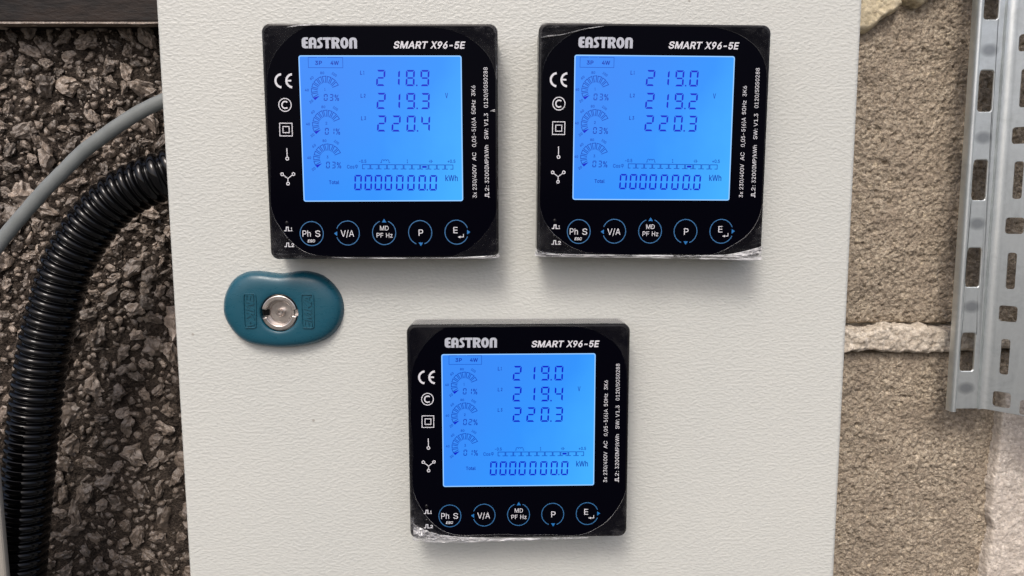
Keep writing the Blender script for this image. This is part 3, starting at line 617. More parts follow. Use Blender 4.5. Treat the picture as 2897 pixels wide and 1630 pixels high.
# ------------------------------------------------------------------ right wall: concrete blocks
RW = 60.0
wall_r = empty('block_wall', (0, 0, 0), label='brown rough concrete block wall behind the perforated steel tray, right of the cabinet', cat='wall')
jt = at(2500, 926, RW)[1]; jb = at(2500, 992, RW)[1]
def block(x0, x1, z0, z1, seed):
    def fy(X, Z):
        h = fbm(X, Z, 34, 3, 0.5, seed) * 2.4 + fbm(X, Z, 1.7, 3, 0.8, seed + 5) * 1.05 + fbm(Z, X, 9, 2, 0.5, seed + 8) * 0.9
        d = np.minimum(np.minimum(X - x0, x1 - X), np.minimum(Z - z0, z1 - Z))
        pit = np.clip(fbm(X * 0.8 + Z * 0.6, Z * 0.8 - X * 0.6, 2.4, 2, 0.6, seed + 9) - 0.30, 0, 1) * 5.0
        return RW - h + pit + 2.2 * np.exp(-np.clip(d, 0, None) / 1.8)
    return heightfield('concrete_block', x0, x1, z0, z1, 0.6, fy, M_block, wall_r, skirt=14)
block(120, 345, jt + 1.3, jt + 188, 11)
block(90, 345, jb - 190, jb - 0.5, 23)
block(150, 345, jt + 198, jt + 240, 31)
b = MB(); b.box(60, 420, RW + 10, RW + 40, -330, 230); b.build('wall_core', M_matrix, wall_r)
def lump(name, poly, y0, h, r, mt, seed, step=0.7, nz=1.0, parent=wall_r, nw=2.6):
    P = np.array(poly, float); Q = np.roll(P, -1, 0)
    x0, x1 = P[:, 0].min() - 3, P[:, 0].max() + 3; z0, z1 = P[:, 1].min() - 3, P[:, 1].max() + 3
    def fy(X, Z):
        Xw = X + fbm(X, Z, 6, 3, 0.5, seed) * nw; Zw = Z + fbm(X, Z, 6, 3, 0.5, seed + 40) * nw
        d2 = np.full(X.shape, 1e9); ins = np.zeros(X.shape, bool)
        for (ax, az), (bx, bz_) in zip(P, Q):
            ex, ez = bx - ax, bz_ - az
            t = np.clip(((Xw - ax) * ex + (Zw - az) * ez) / (ex * ex + ez * ez + 1e-9), 0, 1)
            d2 = np.minimum(d2, (Xw - ax - t * ex) ** 2 + (Zw - az - t * ez) ** 2)
            c = ((az > Zw) != (bz_ > Zw)) & (Xw < (bx - ax) * (Zw - az) / (bz_ - az + 1e-12) + ax)
            ins ^= c
        d = np.sqrt(d2) * np.where(ins, 1, -1)
        k = np.clip(d / r, 0, 1)
        hh = np.where(d > 0, 1.5 + h * np.sqrt(1 - (1 - k) ** 2), -9.0)
        return y0 - hh - fbm(X, Z, 5, 5, 0.62, seed + 3) * nz
    return heightfield(name, x0, x1, z0, z1, step, fy, mt, parent)
def poly(pts, y): return [at(u, v, y) for u, v in pts]
top = poly([(2380, 926), (2440, 926), (2480, 918), (2530, 911), (2560, 919), (2610, 917), (2660, 925), (2720, 923), (2800, 930)], RW)
bot = poly([(2800, 986), (2720, 990), (2650, 1000), (2590, 994), (2500, 996), (2440, 992), (2380, 996)], RW)
def ext(p0, dx): return (p0[0] + dx, p0[1])
lump('mortar_joint', [ext(top[0], -90)] + top + [ext(top[-1], 60), ext(bot[0], 60)] + bot + [ext(bot[-1], -90)], RW, 4.8, 2.6, M_joint, 5, nz=1.9, step=0.55)
lump('mortar_lump', poly([(2330, -60), (2546, -60), (2538, 20), (2520, 42), (2494, 56), (2470, 74), (2440, 92), (2380, 118), (2330, 120)], RW), RW, 6, 3.0, M_foam, 61)
lump('mortar_lump', poly([(2554, -60), (2700, -60), (2640, -4), (2600, 14), (2554, 22), (2544, 12)], RW), RW, 7, 4.0, M_foam, 67)
lump('plaster_patch', poly([(2818, 1060), (2812, 1180), (2800, 1260), (2788, 1340), (2782, 1440), (2790, 1490), (2776, 1560), (2764, 1640), (2750, 1760), (3150, 1760), (3150, 1060)], RW), RW, 4.5, 1.6, M_plaster, 71, nz=0.9, nw=0.9, step=0.5)

# ------------------------------------------------------------------ perforated galvanised tray
TY = 42.0
xc = at(2739, 568, TY)[0]; xl = at(2706, 568, TY - 4)[0]; xr = at(2806, 568, TY)[0]
ztop = 190.0
zb = at(2730, 1157, TY)[1]
tray = empty('perforated_tray', (0, 0, 0), label='galvanised steel perforated cable tray standing upright against the block wall', cat='cable tray')
def hole(cu, cz, w, h, r=1.4):
    return rrect(w / 2, h / 2, r, 4, cu, cz)
_c = coords(M_flange); _sx = nd(M_flange, 'ShaderNodeSeparateXYZ'); lk(M_flange, _c, _sx.inputs[0])
_zs = [at(2768, r_, TY)[1] for r_ in (-110, 142, 390, 633, 868, 1098)]
_tot = None
for _z in _zs:      # dimples between the slots, drawn flat with their shading put into the colour
    _a = mathn(M_flange, 'MULTIPLY', mathn(M_flange, 'SUBTRACT', _sx.outputs[2], _z * MM), 300.0)
    _e = mathn(M_flange, 'MULTIPLY', mathn(M_flange, 'SUBTRACT', _sx.outputs[0], at(2768, 568, TY)[0] * MM + 0.0003), 215.0)
    _d2 = mathn(M_flange, 'ADD', mathn(M_flange, 'MULTIPLY', _a, _a), mathn(M_flange, 'MULTIPLY', _e, _e))
    _g = mathn(M_flange, 'SUBTRACT', 1.25, _d2); _g.node.use_clamp = True
    _tot = _g if _tot is None else mathn(M_flange, 'MAXIMUM', _tot, _g)
_src = P_(M_flange).inputs['Base Color'].links[0].from_socket
lk(M_flange, mixc(M_flange, mathn(M_flange, 'MULTIPLY', _tot, 0.72), _src, (0.20, 0.215, 0.23)), P_(M_flange).inputs['Base Color'])
def plate(name, u0, u1, z0, z1, holes, fmap, th, nrm, mt, parent):
    outer = [(u0, z0), (u1, z0), (u1, z1), (u0, z1)]
    loops = [outer] + holes
    tri = tessellate_polygon([[Vector((a, c, 0)) for a, c in L] for L in loops])
    flat = [p for L in loops for p in L]
    m = MB(); N = len(flat)
    fr = [fmap(a, c) for a, c in flat]; bk = [tuple(p[i] + nrm[i] * th for i in range(3)) for p in fr]
    m.add(fr + bk, [tuple(t) for t in tri] + [tuple(i + N for i in reversed(t)) for t in tri])
    base = 0; e = []
    for L in loops:
        k = len(L)
        for i in range(k): e.append((base + i, base + (i + 1) % k, N + base + (i + 1) % k, N + base + i))
        base += k
    m.f += e; m.s += [False] * len(e)
    o = m.build(name, mt, parent, bevel=0.5)
    return o
hA = []
for row in (-258, -5, 258, 510, 757, 996):
    ux, uz = at(2768, row, TY); hA.append(hole(0, uz, 7.2, 20.0))
uc = at(2768, 568, TY)[0]
hA = [[(a + uc, c) for a, c in L] for L in hA]
plate('side_flange', xc, xr, zb, ztop, hA, lambda u, z: (u, TY, z), 1.3, (0, 1, 0), M_flange, tray)
# rolled lip
b = MB(); prof = []
w = 3.9
for i in range(15):
    a = math.pi * i / 14
    prof.append((xc - w / 2 + (w / 2) * math.cos(a) - 0.0, TY + 1.0 - 4.6 * math.sin(a) ** 0.8))
prof2 = [(xc - w / 2 + (w / 2 - 1.3) * math.cos(math.pi * i / 14), TY + 1.4 - 3.3 * math.sin(math.pi * i / 14) ** 0.8) for i in range(15)]
ring = prof + prof2[::-1]
b.rings([[(p[0], p[1], z) for p in ring] for z in (zb - 0.6, ztop)], cap0=True, cap1=True)
b.build('rolled_lip', M_galv, tray, angle=40)
# pressed ridge and bend, then the panel turning towards the viewer
b = MB()
ridge = [(xr, TY), (xr + 0.5, TY - 0.9), (xr + 1.1, TY - 0.9), (xr + 1.6, TY - 0.1), (xr + 3.0, TY - 0.1), (xr + 4.4, TY - 1.0), (xr + 5.4, TY - 2.2)]
rb = [(p[0], p[1] + 1.6) for p in ridge]
ring = ridge + rb[::-1]
b.rings([[(p[0], p[1], z) for p in ring] for z in (zb, ztop)], cap0=True, cap1=True)
b.build('pressed_ridge', M_galv, tray, angle=50)
c45, s45 = math.cos(math.radians(46)), math.sin(math.radians(46))
bx, by = xr + 5.4, TY - 2.2
def mapB(u, z): return (bx + u * c45, by - u * s45, z)
hB = []
U1, U2 = 4.7, 16.6
def zrow(row, u): return at(2860, row, by - u * s45)[1]
for row in (-140, 119, 383, 639, 888, 1131): hB.append(hole(U1, zrow(row, U1), 8.0, 8.2, 1.5))
for row in (-10, 249, 510, 767, 1010): hB.append(hole(U1, zrow(row, U1), 4.0, 18.5, 1.3))
for row in (-125, 131, 390, 648, 902, 1158): hB.append(hole(U2, zrow(row, U2), 8.0, 8.2, 1.5))
for row in (0, 260, 518, 776, 1030): hB.append(hole(U2, zrow(row, U2), 4.0, 18.5, 1.3))
plate('perforated_panel', 0, 44, zb, ztop, hB, mapB, 1.3, (s45, c45, 0), M_galv, tray)

# ------------------------------------------------------------------ cabinet
XL, XR = -143.1, 159.96
ZT, ZB = 300.0, -330.0
cab = empty('grey_cabinet', (0, 0, 0), label='light grey textured steel electrical cabinet carrying three meters and a lock', cat='cabinet')
b = MB()
cx_, cz_ = (XL + XR) / 2, (ZT + ZB) / 2; hw, hh = (XR - XL) / 2, (ZT - ZB) / 2
rg = []
for yy, ins in ((18, 0), (2.2, 0), (1.3, 0.15), (0.6, 0.55), (0.15, 1.2), (0, 2.0)):
    rg.append([(cx_ + p[0], yy, cz_ + p[1]) for p in rrect(hw - ins, hh - ins, 3.0 - ins * 0.9, 5)])
b.rings(rg, cap0=True, cap1=True)
b.build('door', M_door, cab)
b = MB(); b.box(XL + 3, XR - 3, 20.5, RW - 4, ZB + 4, ZT - 4); b.build('cabinet_body', M_door, cab, bevel=1.5)
b = MB(); b.box(XL + 8, XR - 8, 18.2, 20.3, ZB + 9, ZT - 9); b.build('door_seal', M_case, cab)

# lock cover -----------------------------------------------------------
def zl(pts): return [at(600 + a * 0.1863, 740 + c * 0.1863, -3.0) for a, c in pts]
out = catmull(zl([(145, 690), (175, 500), (290, 290), (470, 175), (640, 150), (800, 160), (920, 178), (1050, 188), (1180, 172), (1300, 153),
      (1450, 155), (1650, 212), (1820, 345), (1940, 520), (1985, 720), (1955, 910), (1860, 1075), (1700, 1200), (1450, 1282),
      (1100, 1318), (800, 1300), (545, 1252), (362, 1138), (228, 970), (160, 830)]), 5, True)
lc = zl([(1040, 772)])[0]
N = len(out)
HR = 8.25
outv = [(p[0] - lc[0], p[1] - lc[1]) for p in out]
if sum(outv[i][0] * outv[(i + 1) % N][1] - outv[(i + 1) % N][0] * outv[i][1] for i in range(N)) < 0: outv.reverse()
lock = None
b = MB(); rg = []
def interp(s):     # s: 0 = outline, 1 = hole edge
    res = []
    for (x, z) in outv:
        a = math.atan2(z, x)
        res.append((x * (1 - s) + HR * math.cos(a) * s, z * (1 - s) + HR * math.sin(a) * s))
    return res
for s, h in ((0, 0.0), (0.004, 0.5), (0.014, 1.2), (0.035, 2.1), (0.075, 3.2), (0.13, 4.0), (0.2, 4.6), (0.3, 5.1), (0.42, 5.4), (0.56, 5.55), (0.7, 5.6), (0.85, 5.6), (0.96, 5.5), (0.99, 5.3), (1.0, 4.9)):
    rg.append([(p[0], -h, p[1]) for p in interp(s)])
rg.append([(p[0], -1.0, p[1]) for p in interp(1.0)])
b.rings(rg)
lock = b.build('door_lock', M_teal, cab)
lock.location = (lc[0] * MM, 0, lc[1] * MM)

def ribbon(pts, w, closed=False):
    """flat ribbon in the x,z plane; returns verts2d, faces"""
    n = len(pts); L = []; Rr = []
    for i in range(n):
        if closed: a, c = pts[i - 1], pts[(i + 1) % n]
        else: a, c = pts[max(i - 1, 0)], pts[min(i + 1, n - 1)]
        p = pts[i]
        d1 = Vector((p[0] - a[0], p[1] - a[1])); d2 = Vector((c[0] - p[0], c[1] - p[1]))
        if d1.length < 1e-9: d1 = d2
        if d2.length < 1e-9: d2 = d1
        d1.normalize(); d2.normalize(); t = d1 + d2
        if t.length < 1e-6: t = d1
        t.normalize(); nrm = Vector((-t.y, t.x)); k = max(0.35, nrm.dot(Vector((-d1.y, d1.x))))
        L.append((p[0] + nrm.x * w / 2 / k, p[1] + nrm.y * w / 2 / k)); Rr.append((p[0] - nrm.x * w / 2 / k, p[1] - nrm.y * w / 2 / k))
    vs = L + Rr; fs = []
    for i in range(n if closed else n - 1):
        j = (i + 1) % n; fs.append((i, j, n + j, n + i))
    return vs, fs
def arc(cx, cy, r, a0, a1, n=24, ry=None):
    ry = ry or r
    return [(cx + r * math.cos(math.radians(a0 + (a1 - a0) * i / n)), cy + ry * math.sin(math.radians(a0 + (a1 - a0) * i / n))) for i in range(n + 1)]

def text(mb, s, u0, u1, vb, cap, mp, y, fat=0, shear=0.0):
    """text between u0 and u1 (layout of the panel), baseline vb, cap height cap; mp maps layout -> x,z"""
    run, a, c = glyph_run(s, fat)
    sx = (u1 - u0) / (c - a); sy = cap / (254.0 + 2 * fat)
    for V, T, _ in run:
        q = [mp(u0 + (px - a) * sx + shear * py * sy, vb - (py + fat) * sy) for px, py in V]
        mb.add([(p[0], y, p[1]) for p in q], T)
def vtext(mb, s, v0, v1, ub, cap, y, fat=0):
    """text running upwards from v0 to v1, baseline on the right at u = ub"""
    run, a, c = glyph_run(s, fat); sx = (v0 - v1) / (c - a)
    for V, T, _ in run:
        q = [FP(ub - (py + fat) * cap / (254.0 + 2 * fat), v0 - (px - a) * sx) for px, py in V]
        mb.add([(p[0], y, p[1]) for p in q], T)
def rib(mb, pts, w, mp, y, closed=False):
    vs, fs = ribbon(pts, w, closed)
    mb.add([(lambda p: (p[0], y, p[1]))(mp(*v)) for v in vs], fs)
def pol(mb, pts, mp, y):
    q = [mp(*p) for p in pts]
    tri = tessellate_polygon([[Vector((p[0], p[1], 0)) for p in q]])
    mb.add([(p[0], y, p[1]) for p in q], [tuple(t) for t in tri])

# moulded frames and letters on the lock cover
zloc = lambda a, c: (lambda p: (p[0] - lc[0], p[1] - lc[1]))(zl([(a, c)])[0])
def raised(name, shapes, y0, y1, parent, mt):
    m = MB()
    for vs, fs in shapes:
        n = len(vs)
        m.add([(p[0], y0, p[1]) for p in vs] + [(p[0], y1, p[1]) for p in vs],
              list(fs) + [tuple(n + i for i in reversed(f)) for f in fs])
        cnt = {}
        for f in fs:
            for i in range(len(f)):
                e = (f[i], f[(i + 1) % len(f)]); cnt[e] = cnt.get(e, 0) + 1
        off = len(m.v) - 2 * n
        for (i, j) in cnt:
            if (j, i) not in cnt:
                m.f.append((off + i, off + j, off + n + j, off + n + i)); m.s.append(False)
    return m.build(name, mt, parent, bevel=0.12)
for sgn, (fx0, fx1, fy0, fy1) in ((-1, (505, 690, 482, 990)), (1, (1375, 1560, 488, 994))):
    fr = [zloc(*p) for p in ((fx0, fy0), (fx1, fy0 + 0), (fx1 + 8, fy1), (fx0 + 20, fy1))]
    pts = []
    for i in range(4):
        a, c, d = fr[i - 1], fr[i], fr[(i + 1) % 4]
        for t in (0.14, 0.05): pts.append((c[0] + (a[0] - c[0]) * t, c[1] + (a[1] - c[1]) * t) if t == 0.14 else c)
        pts[-1] = (c[0] + ((a[0] - c[0]) * 0.03 + (d[0] - c[0]) * 0.03), c[1] + ((a[1] - c[1]) * 0.03 + (d[1] - c[1]) * 0.03))
        pts.append((c[0] + (d[0] - c[0]) * 0.14, c[1] + (d[1] - c[1]) * 0.14))
    raised('moulded_frame', [ribbon(pts, 0.5, True)], -6.05, -5.2, lock, M_teal)
    m = MB()
    run, a_, c_ = glyph_run('EMKA', 8)
    k = 14.6 / (c_ - a_)
    shapes = []
    gx, gz = zloc((fx0 + fx1) / 2 + 10, (fy0 + fy1) / 2)
    for V, T, _ in run:
        q = [((p[0] - a_) * k - 7.3, p[1] * 0.0130 - 1.6) for p in V]
        shapes.append(([(-sgn * p[1] + gx, sgn * (p[0] + 0.25 * p[1]) + gz) for p in q], T))
    raised('moulded_lettering', shapes, -5.98, -5.2, lock, M_teal)

# lock insert: rim with two key slots, bore, floor and pin
b = MB()
def sector(r0, r1, a0, a1, y0, y1, n=20):
    A = [(r1 * math.cos(math.radians(a0 + (a1 - a0) * i / n)), r1 * math.sin(math.radians(a0 + (a1 - a0) * i / n))) for i in range(n + 1)]
    B = [(r0 * math.cos(math.radians(a1 - (a1 - a0) * i / n)), r0 * math.sin(math.radians(a1 - (a1 - a0) * i / n))) for i in range(n + 1)]
    L = A + B; k = len(L); vs = [(p[0], y0, p[1]) for p in L] + [(p[0], y1, p[1]) for p in L]; fs = []
    for i in range(n): fs.append((i, i + 1, 2 * n - i, 2 * n + 1 - i)); fs.append((k + i, k + 2 * n + 1 - i, k + 2 * n - i, k + i + 1))
    for i in range(k): fs.append((i, (i + 1) % k, k + (i + 1) % k, k + i))
    b.add(vs, fs)
sector(5.7, 7.75, 10, 167, -5.3, 0.5)
sector(5.7, 7.75, 197, 348, -5.3, 0.5)
insert = b.build('lock_insert', M_zinc, lock, angle=40, bevel=0.35)
b = MB()
ring = lambda r, y: [(r * math.cos(2 * math.pi * i / 40), y, r * math.sin(2 * math.pi * i / 40)) for i in range(40)]
b.rings([ring(8.2, -1.4), ring(6.0, -1.4), ring(5.75, -2.3), ring(4.9, -2.3), ring(4.6, -1.8), ring(2.0, -1.7), ring(1.75, -1.7), ring(1.6, -4.9), ring(1.4, -5.2), ring(0.85, -5.2), ring(0.75, -3.4)], cap1=True)
b.build('lock_socket', M_zinc, lock, angle=45)

b = MB(); b.box(-7.7, -4.9, -2.6, -1.9, -1.5, 1.3); b.build('key_slot', M_case, lock)

# ------------------------------------------------------------------ energy meters
HM = (0.071782, -0.000307, -51.451046, -0.000401, -0.073892, 54.361666, -0.000005, -0.000017)
def FP(u, v):      # layout units measured on the front panel -> mm from the panel's centre
    w = HM[6] * u + HM[7] * v + 1
    return ((HM[0] * u + HM[1] * v + HM[2]) / w, (HM[3] * u + HM[4] * v + HM[5]) / w)
FACE = -16.0
PANEL = FACE - 0.35
def rr_radius(h, r, th, cx=0.0, cz=0.0):
    lo, hi = 5.0, 90.0
    for _ in range(26):
        m = (lo + hi) / 2
        qx, qz = abs(m * math.cos(th) - cx) - (h - r), abs(m * math.sin(th) - cz) - (h - r)
        d = math.hypot(max(qx, 0), max(qz, 0)) + min(max(qx, qz), 0) - r
        if d > 0: hi = m
        else: lo = m
    return (lo + hi) / 2
def seg7(mb, ch, x0, x1, v0, v1, mp, y, t):
    S = {'0': 'abcdef', '1': 'bc', '2': 'abged', '3': 'abgcd', '4': 'fgbc', '5': 'afgcd', '6': 'afgedc', '7': 'abc', '8': 'abcdefg', '9': 'abcdfg'}[ch]
    g = t * 0.20; m = (v0 + v1) / 2; sl = 0.05
    def q(pts): pol(mb, [(a + (m - c) * sl, c) for a, c in pts], mp, y)
    if 'a' in S: q([(x0 + g * 2, v0), (x1 - g * 2, v0), (x1 - t - g, v0 + t), (x0 + t + g, v0 + t)])
    if 'd' in S: q([(x0 + t + g, v1 - t), (x1 - t - g, v1 - t), (x1 - g * 2, v1), (x0 + g * 2, v1)])
    if 'g' in S: q([(x0 + t * .6 + g, m), (x0 + t + g, m - t * .42), (x1 - t - g, m - t * .42), (x1 - t * .6 - g, m), (x1 - t - g, m + t * .42), (x0 + t + g, m + t * .42)])
    for c, xs, up in (('f', (x0, x0 + t), 1), ('b', (x1, x1 - t), 1), ('e', (x0, x0 + t), 0), ('c', (x1, x1 - t), 0)):
        if c in S:
            if up: q([(xs[0], v0 + g * 2), (xs[1], v0 + t + g), (xs[1], m - t * .6 - g), ((xs[0] + xs[1]) / 2, m - g * 1.6), (xs[0], m - t * .7 - g)])
            else: q([(xs[0], m + t * .7 + g), ((xs[0] + xs[1]) / 2, m + g * 1.6), (xs[1], m + t * .6 + g), (xs[1], v1 - t - g), (xs[0], v1 - g * 2)])
BRAND = [
 ([(418,65),(372,65),(350,73),(337,92),(335,110),(335,168),(338,188),(350,204),(372,212),(418,212),(418,181),(386,181),(386,153),(412,153),(412,122),(386,122),(386,97),(418,97)], []),
 ([(425,212),(425,110),(432,85),(450,70),(476,65),(502,70),(520,85),(528,110),(528,212),(491,212),(491,166),(470,166),(470,212)], [[(470,108),(476,99),(485,99),(491,108),(491,140),(470,140)]]),
 ([(608,65),(580,65),(552,75),(539,98),(545,122),(572,148),(578,165),(570,176),(537,179),(537,212),(572,212),(600,202),(612,178),(608,150),(586,124),(578,110),(584,99),(608,98)], []),
 ([(615,65),(720,65),(720,98),(690,98),(690,212),(648,212),(648,98),(615,98)], []),
 ([(727,65),(790,65),(820,72),(834,95),(834,115),(822,135),(808,145),(840,212),(797,212),(772,155),(772,212),(727,212)], [[(770,96),(785,97),(793,107),(793,119),(785,129),(770,129)]]),
 ([(897 + 55 * math.cos(k * math.pi / 14), 139 - 75 * math.sin(k * math.pi / 14)) for k in range(28)], [[(897 + 14 * math.cos(k * math.pi / 8), 139 - 38 * math.sin(k * math.pi / 8)) for k in range(16)]]),
 ([(960,212),(960,105),(968,82),(985,69),(1012,65),(1038,69),(1055,82),(1063,105),(1063,212),(1024,212),(1024,112),(1019,101),(1006,101),(1001,112),(1001,212)], []),
]
def make_meter(pos, roll, label, rows, pct, cellno, dx, dy, film, folds):
    M = empty('energy_meter', (pos[0], 0, pos[1]), -roll, label=label, cat='energy meter', group='energy meters set into the grey cabinet door')
    y = PANEL - 0.06
    # housing
    b = MB(); rg = []
    for yy, h, r in ((-0.05, 47.7, 3.4), (-13.5, 48.0, 3.4), (-15.2, 48.0, 3.4), (-15.8, 47.7, 3.2), (-16.0, 47.1, 2.8)):
        rg.append([(p[0], yy, p[1]) for p in rrect(h, h, r, 6)])
    b.rings(rg, cap0=True, cap1=True); b.build('housing', M_case, M, angle=35)
    b = MB(); b.rings([[(p[0], yy, p[1]) for p in rrect(h, h, 3.2, 6)] for yy, h in ((FACE + 0.3, 46.9), (PANEL + .12, 46.9), (PANEL, 46.83))], cap1=True, smooth=False)
    b.build('front_panel', M_glass, M)
    # lettering
    b = MB()
    for o_, hs in BRAND:
        mp = lambda X, Y: FP(278 + (X - 335) * 310 / 728, 163 + (Y - 65) * 59 / 147)
        L = [[mp(*p) for p in q] for q in [o_] + hs]
        tri = tessellate_polygon([[Vector((p[0], p[1], 0)) for p in q] for q in L])
        b.add([(p[0], y, p[1]) for q in L for p in q], [tuple(t) for t in tri])
    b.build('maker_lettering', M_silver, M)
    b = MB(); text(b, 'SMART', 791, 980, 221, 39, FP, y, 12, 0.22); text(b, 'X96-5E', 999, 1190, 221, 39, FP, y, 12, 0.20)
    b.build('type_lettering', M_white, M)
    b = MB()
    for s, v0, v1 in (('3x 230/400V', 1028, 845), ('AC', 825, 780), ('0,05-5(6)A', 750, 590), ('50Hz', 573, 497), ('3K6', 475, 418)):
        vtext(b, s, v0, v1, 1249, 22, y, 1)
    b.build('rating_lettering', M_white, M)
    b = MB()
    for s, v0, v1 in (('2:', 990, 960), ('3200IMP/kWh', 948, 740), ('SW: V1.3', 708, 568), ('0120/SGS0288', 538, 320)):
        vtext(b, s, v0, v1, 1319, 22, y, 1)
    rib(b, [(1318, 1027), (1318, 1018), (1298, 1018), (1298, 1008), (1318, 1008), (1318, 996)], 4.2, FP, y)
    b.build('rating_lettering', M_white, M)
    # approval marks
    b = MB(); rib(b, arc(160, 397, 35, 94, 266, 20), 12, FP, y); rib(b, arc(221, 397, 35, 94, 266, 20), 12, FP, y)
    pol(b, [(191.5, 392), (214, 392), (214, 401), (191.5, 401)], FP, y); b.build('ce_mark', M_white, M)
    b = MB(); rib(b, arc(175, 527, 35, 0, 360, 36)[:-1], 5, FP, y, True); rib(b, arc(176, 527, 18.5, 48, 312, 22), 7.5, FP, y); b.build('copyright_mark', M_white, M)
    b = MB(); rib(b, [(142, 626), (212, 626), (212, 695), (142, 695)], 4.6, FP, y, True); rib(b, [(160, 644), (195, 644), (195, 677), (160, 677)], 4.6, FP, y, True)
    b.build('double_insulation_mark', M_white, M)
    b = MB(); rib(b, [(179, 761), (180, 808)], 5, FP, y); rib(b, arc(180, 818, 8, 0, 360, 18)[:-1], 5, FP, y, True); b.build('terminal_symbol', M_white, M)
    b = MB()
    for p, e in (((149, 903), (157, 909)), ((213, 902), (205, 908)), ((181, 954), (181, 944))):
        rib(b, arc(p[0], p[1], 7.5, 0, 360, 18)[:-1], 5, FP, y, True)
    rib(b, [(156, 908.5), (181, 926.5), (206, 907.5)], 4.6, FP, y); rib(b, [(181, 929), (181, 944)], 4.6, FP, y)
    b.build('star_connection_symbol', M_white, M)
    # pulse indicators
    for k, (v, s) in enumerate(((1214, '1'), (1301, '2'))):
        b = MB(); rib(b, [(152, v - 2), (163, v - 2), (165, v - 22), (176, v - 22), (176, v - 2), (187, v - 2)], 5, FP, y)
        text(b, s, 190, 199 if s == '1' else 207, v, 20, FP, y, 12); b.build('pulse_symbol', M_white, M)
        c = FP(168, v - 46); b = MB()
        b.rings([[(c[0] + r * math.cos(i * math.pi / 8), yy, c[1] + r * math.sin(i * math.pi / 8)) for i in range(16)] for r, yy in ((0.75, PANEL - 0.01), (0.6, PANEL - .2), (0.3, PANEL - .3))], cap1=True)
        b.build('led', M_case, M, angle=60)
    # touch buttons
    def button(cx, cy, gap, tri_, words):
        rm = MB()
        if gap is None: rib(rm, arc(cx, cy, 66, 0, 360, 56)[:-1], 4.6, FP, y, True)
        else: rib(rm, arc(cx, cy, 66, gap + 21, gap + 339, 52), 4.6, FP, y)
        o = rm.build('button', M_blue, M)
        if tri_:
            b = MB(); pol(b, tri_, FP, y - 0.02); b.build('arrow', M_tri, o)
        b = MB()
        for s, a, c, v, cap, f, sh in words: text(b, s, a, c, v, cap, FP, y - 0.02, f, sh)
        if gap == 0:
            rib(b, [(1171, 1226), (1171, 1242), (1153, 1242)], 3.8, FP, y - 0.02); pol(b, [(1154, 1236), (1154, 1249), (1138, 1242.5)], FP, y - 0.02)
        b.build('button_lettering', M_white, o)
    button(308, 1227, None, None, [('Ph', 256, 303, 1244, 34, 1, 0), ('S', 328, 357, 1244, 34, 1, 0), ('ESC', 284, 325, 1275, 15.5, 12, .22)])
    button(513, 1223, 180, [(435, 1226), (453, 1214), (453, 1239)], [('V/A', 473, 549, 1243, 35, 1, 0)])
    button(720, 1220, -90, [(721, 1144), (709, 1164), (734, 1164)], [('MD', 697, 746, 1208, 25, 2, 0), ('PF', 677, 715, 1247, 25, 2, 0), ('Hz', 731, 768, 1247, 25, 2, 0)])
    button(925, 1219, 90, [(928, 1293), (915, 1274), (940, 1274)], [('P', 916, 942, 1237, 35, 1, 0)])
    button(1132, 1216, 0, [(1210, 1215), (1192, 1203), (1192, 1228)], [('E', 1114, 1138, 1222, 34, 1, 0)])
    # display
    L = [FP(*p) for p in ((257, 260), (1175, 257), (1172, 1045), (267, 1054))]
    cx = sum(p[0] for p in L) / 4; cz = sum(p[1] for p in L) / 4
    b = MB(); b.rings([[(p[0] + cx, yy, p[1] + cz) for p in rrect(33.2, 29.6, 0.9, 4)] for yy in (PANEL + 0.05, PANEL - 0.03)], cap1=True)
    S = b.build('lcd_screen', M_lcd, M)
    b = MB(); q = [(p[0] + cx, p[1] + cz) for p in rrect(32.98, 29.38, 0.8, 4)]
    vs, fs = ribbon(q, 0.42, True); b.add([(p[0], y, p[1]) for p in vs], fs); b.build('screen_edge', M_lcd_edge, S)
    LP = lambda u, v: FP(u + dx, v + dy)
    yl = y - 0.02
    for k, (r_, v0) in enumerate(zip(rows, (331, 455, 577))):
        b = MB(); ds = r_.replace('.', '')
        for c, x0 in zip(ds, (684, 766, 850, 932)): seg7(b, c, x0, x0 + 50, v0, v0 + 87, LP, yl, 9.5)
        pol(b, [(907, v0 + 79), (915, v0 + 79), (915, v0 + 87), (907, v0 + 87)], LP, yl)
        b.build('voltage_digits', M_seg, S)
        b = MB(); v = v0 + 25
        rib(b, [(596, v - 20), (595, v), (605, v)], 3.2, LP, yl); text(b, str(k + 1), 611, 617 if k == 0 else 621, v, 19, LP, yl, 8, shear=0.04)
        b.build('phase_symbol', M_seg2, S)
    b = MB(); seg0 = (548, 606, 663, 720, 784, 848, 911, 974)
    for x0 in seg0: seg7(b, '0', x0, x0 + 42, 900, 984, LP, yl, 9)
    pol(b, [(957, 976), (964, 976), (964, 984), (957, 984)], LP, yl); b.build('energy_digits', M_seg, S)
    b = MB(); text(b, 'V', 1070, 1086, 482, 28, LP, yl, 5); b.build('voltage_unit', M_seg2, S)
    b = MB(); text(b, 'kWh', 1064, 1134, 932, 33, LP, yl, 5); b.build('energy_unit', M_seg2, S)
    b = MB(); text(b, 'Total', 404, 462, 951, 20, LP, yl, 8); b.build('total_caption', M_seg2, S)
    b = MB(); text(b, '3P', 341, 380, 306, 22, LP, yl, 10); text(b, '4W', 428, 475, 306, 22, LP, yl, 10)
    b.build('wiring_caption', M_seg2, S)
    b = MB(); oy = 0 if dy > 0 else 3
    rib(b, [(352, 266 + oy), (303, 266 + oy), (303, 321), (497, 321), (497, 266 + oy), (410, 266 + oy)], 2.4, LP, yl); rib(b, [(358, 266 + oy), (404, 266 + oy)], 1.6, LP, yl)
    b.build('wiring_frame', M_seg3, S)
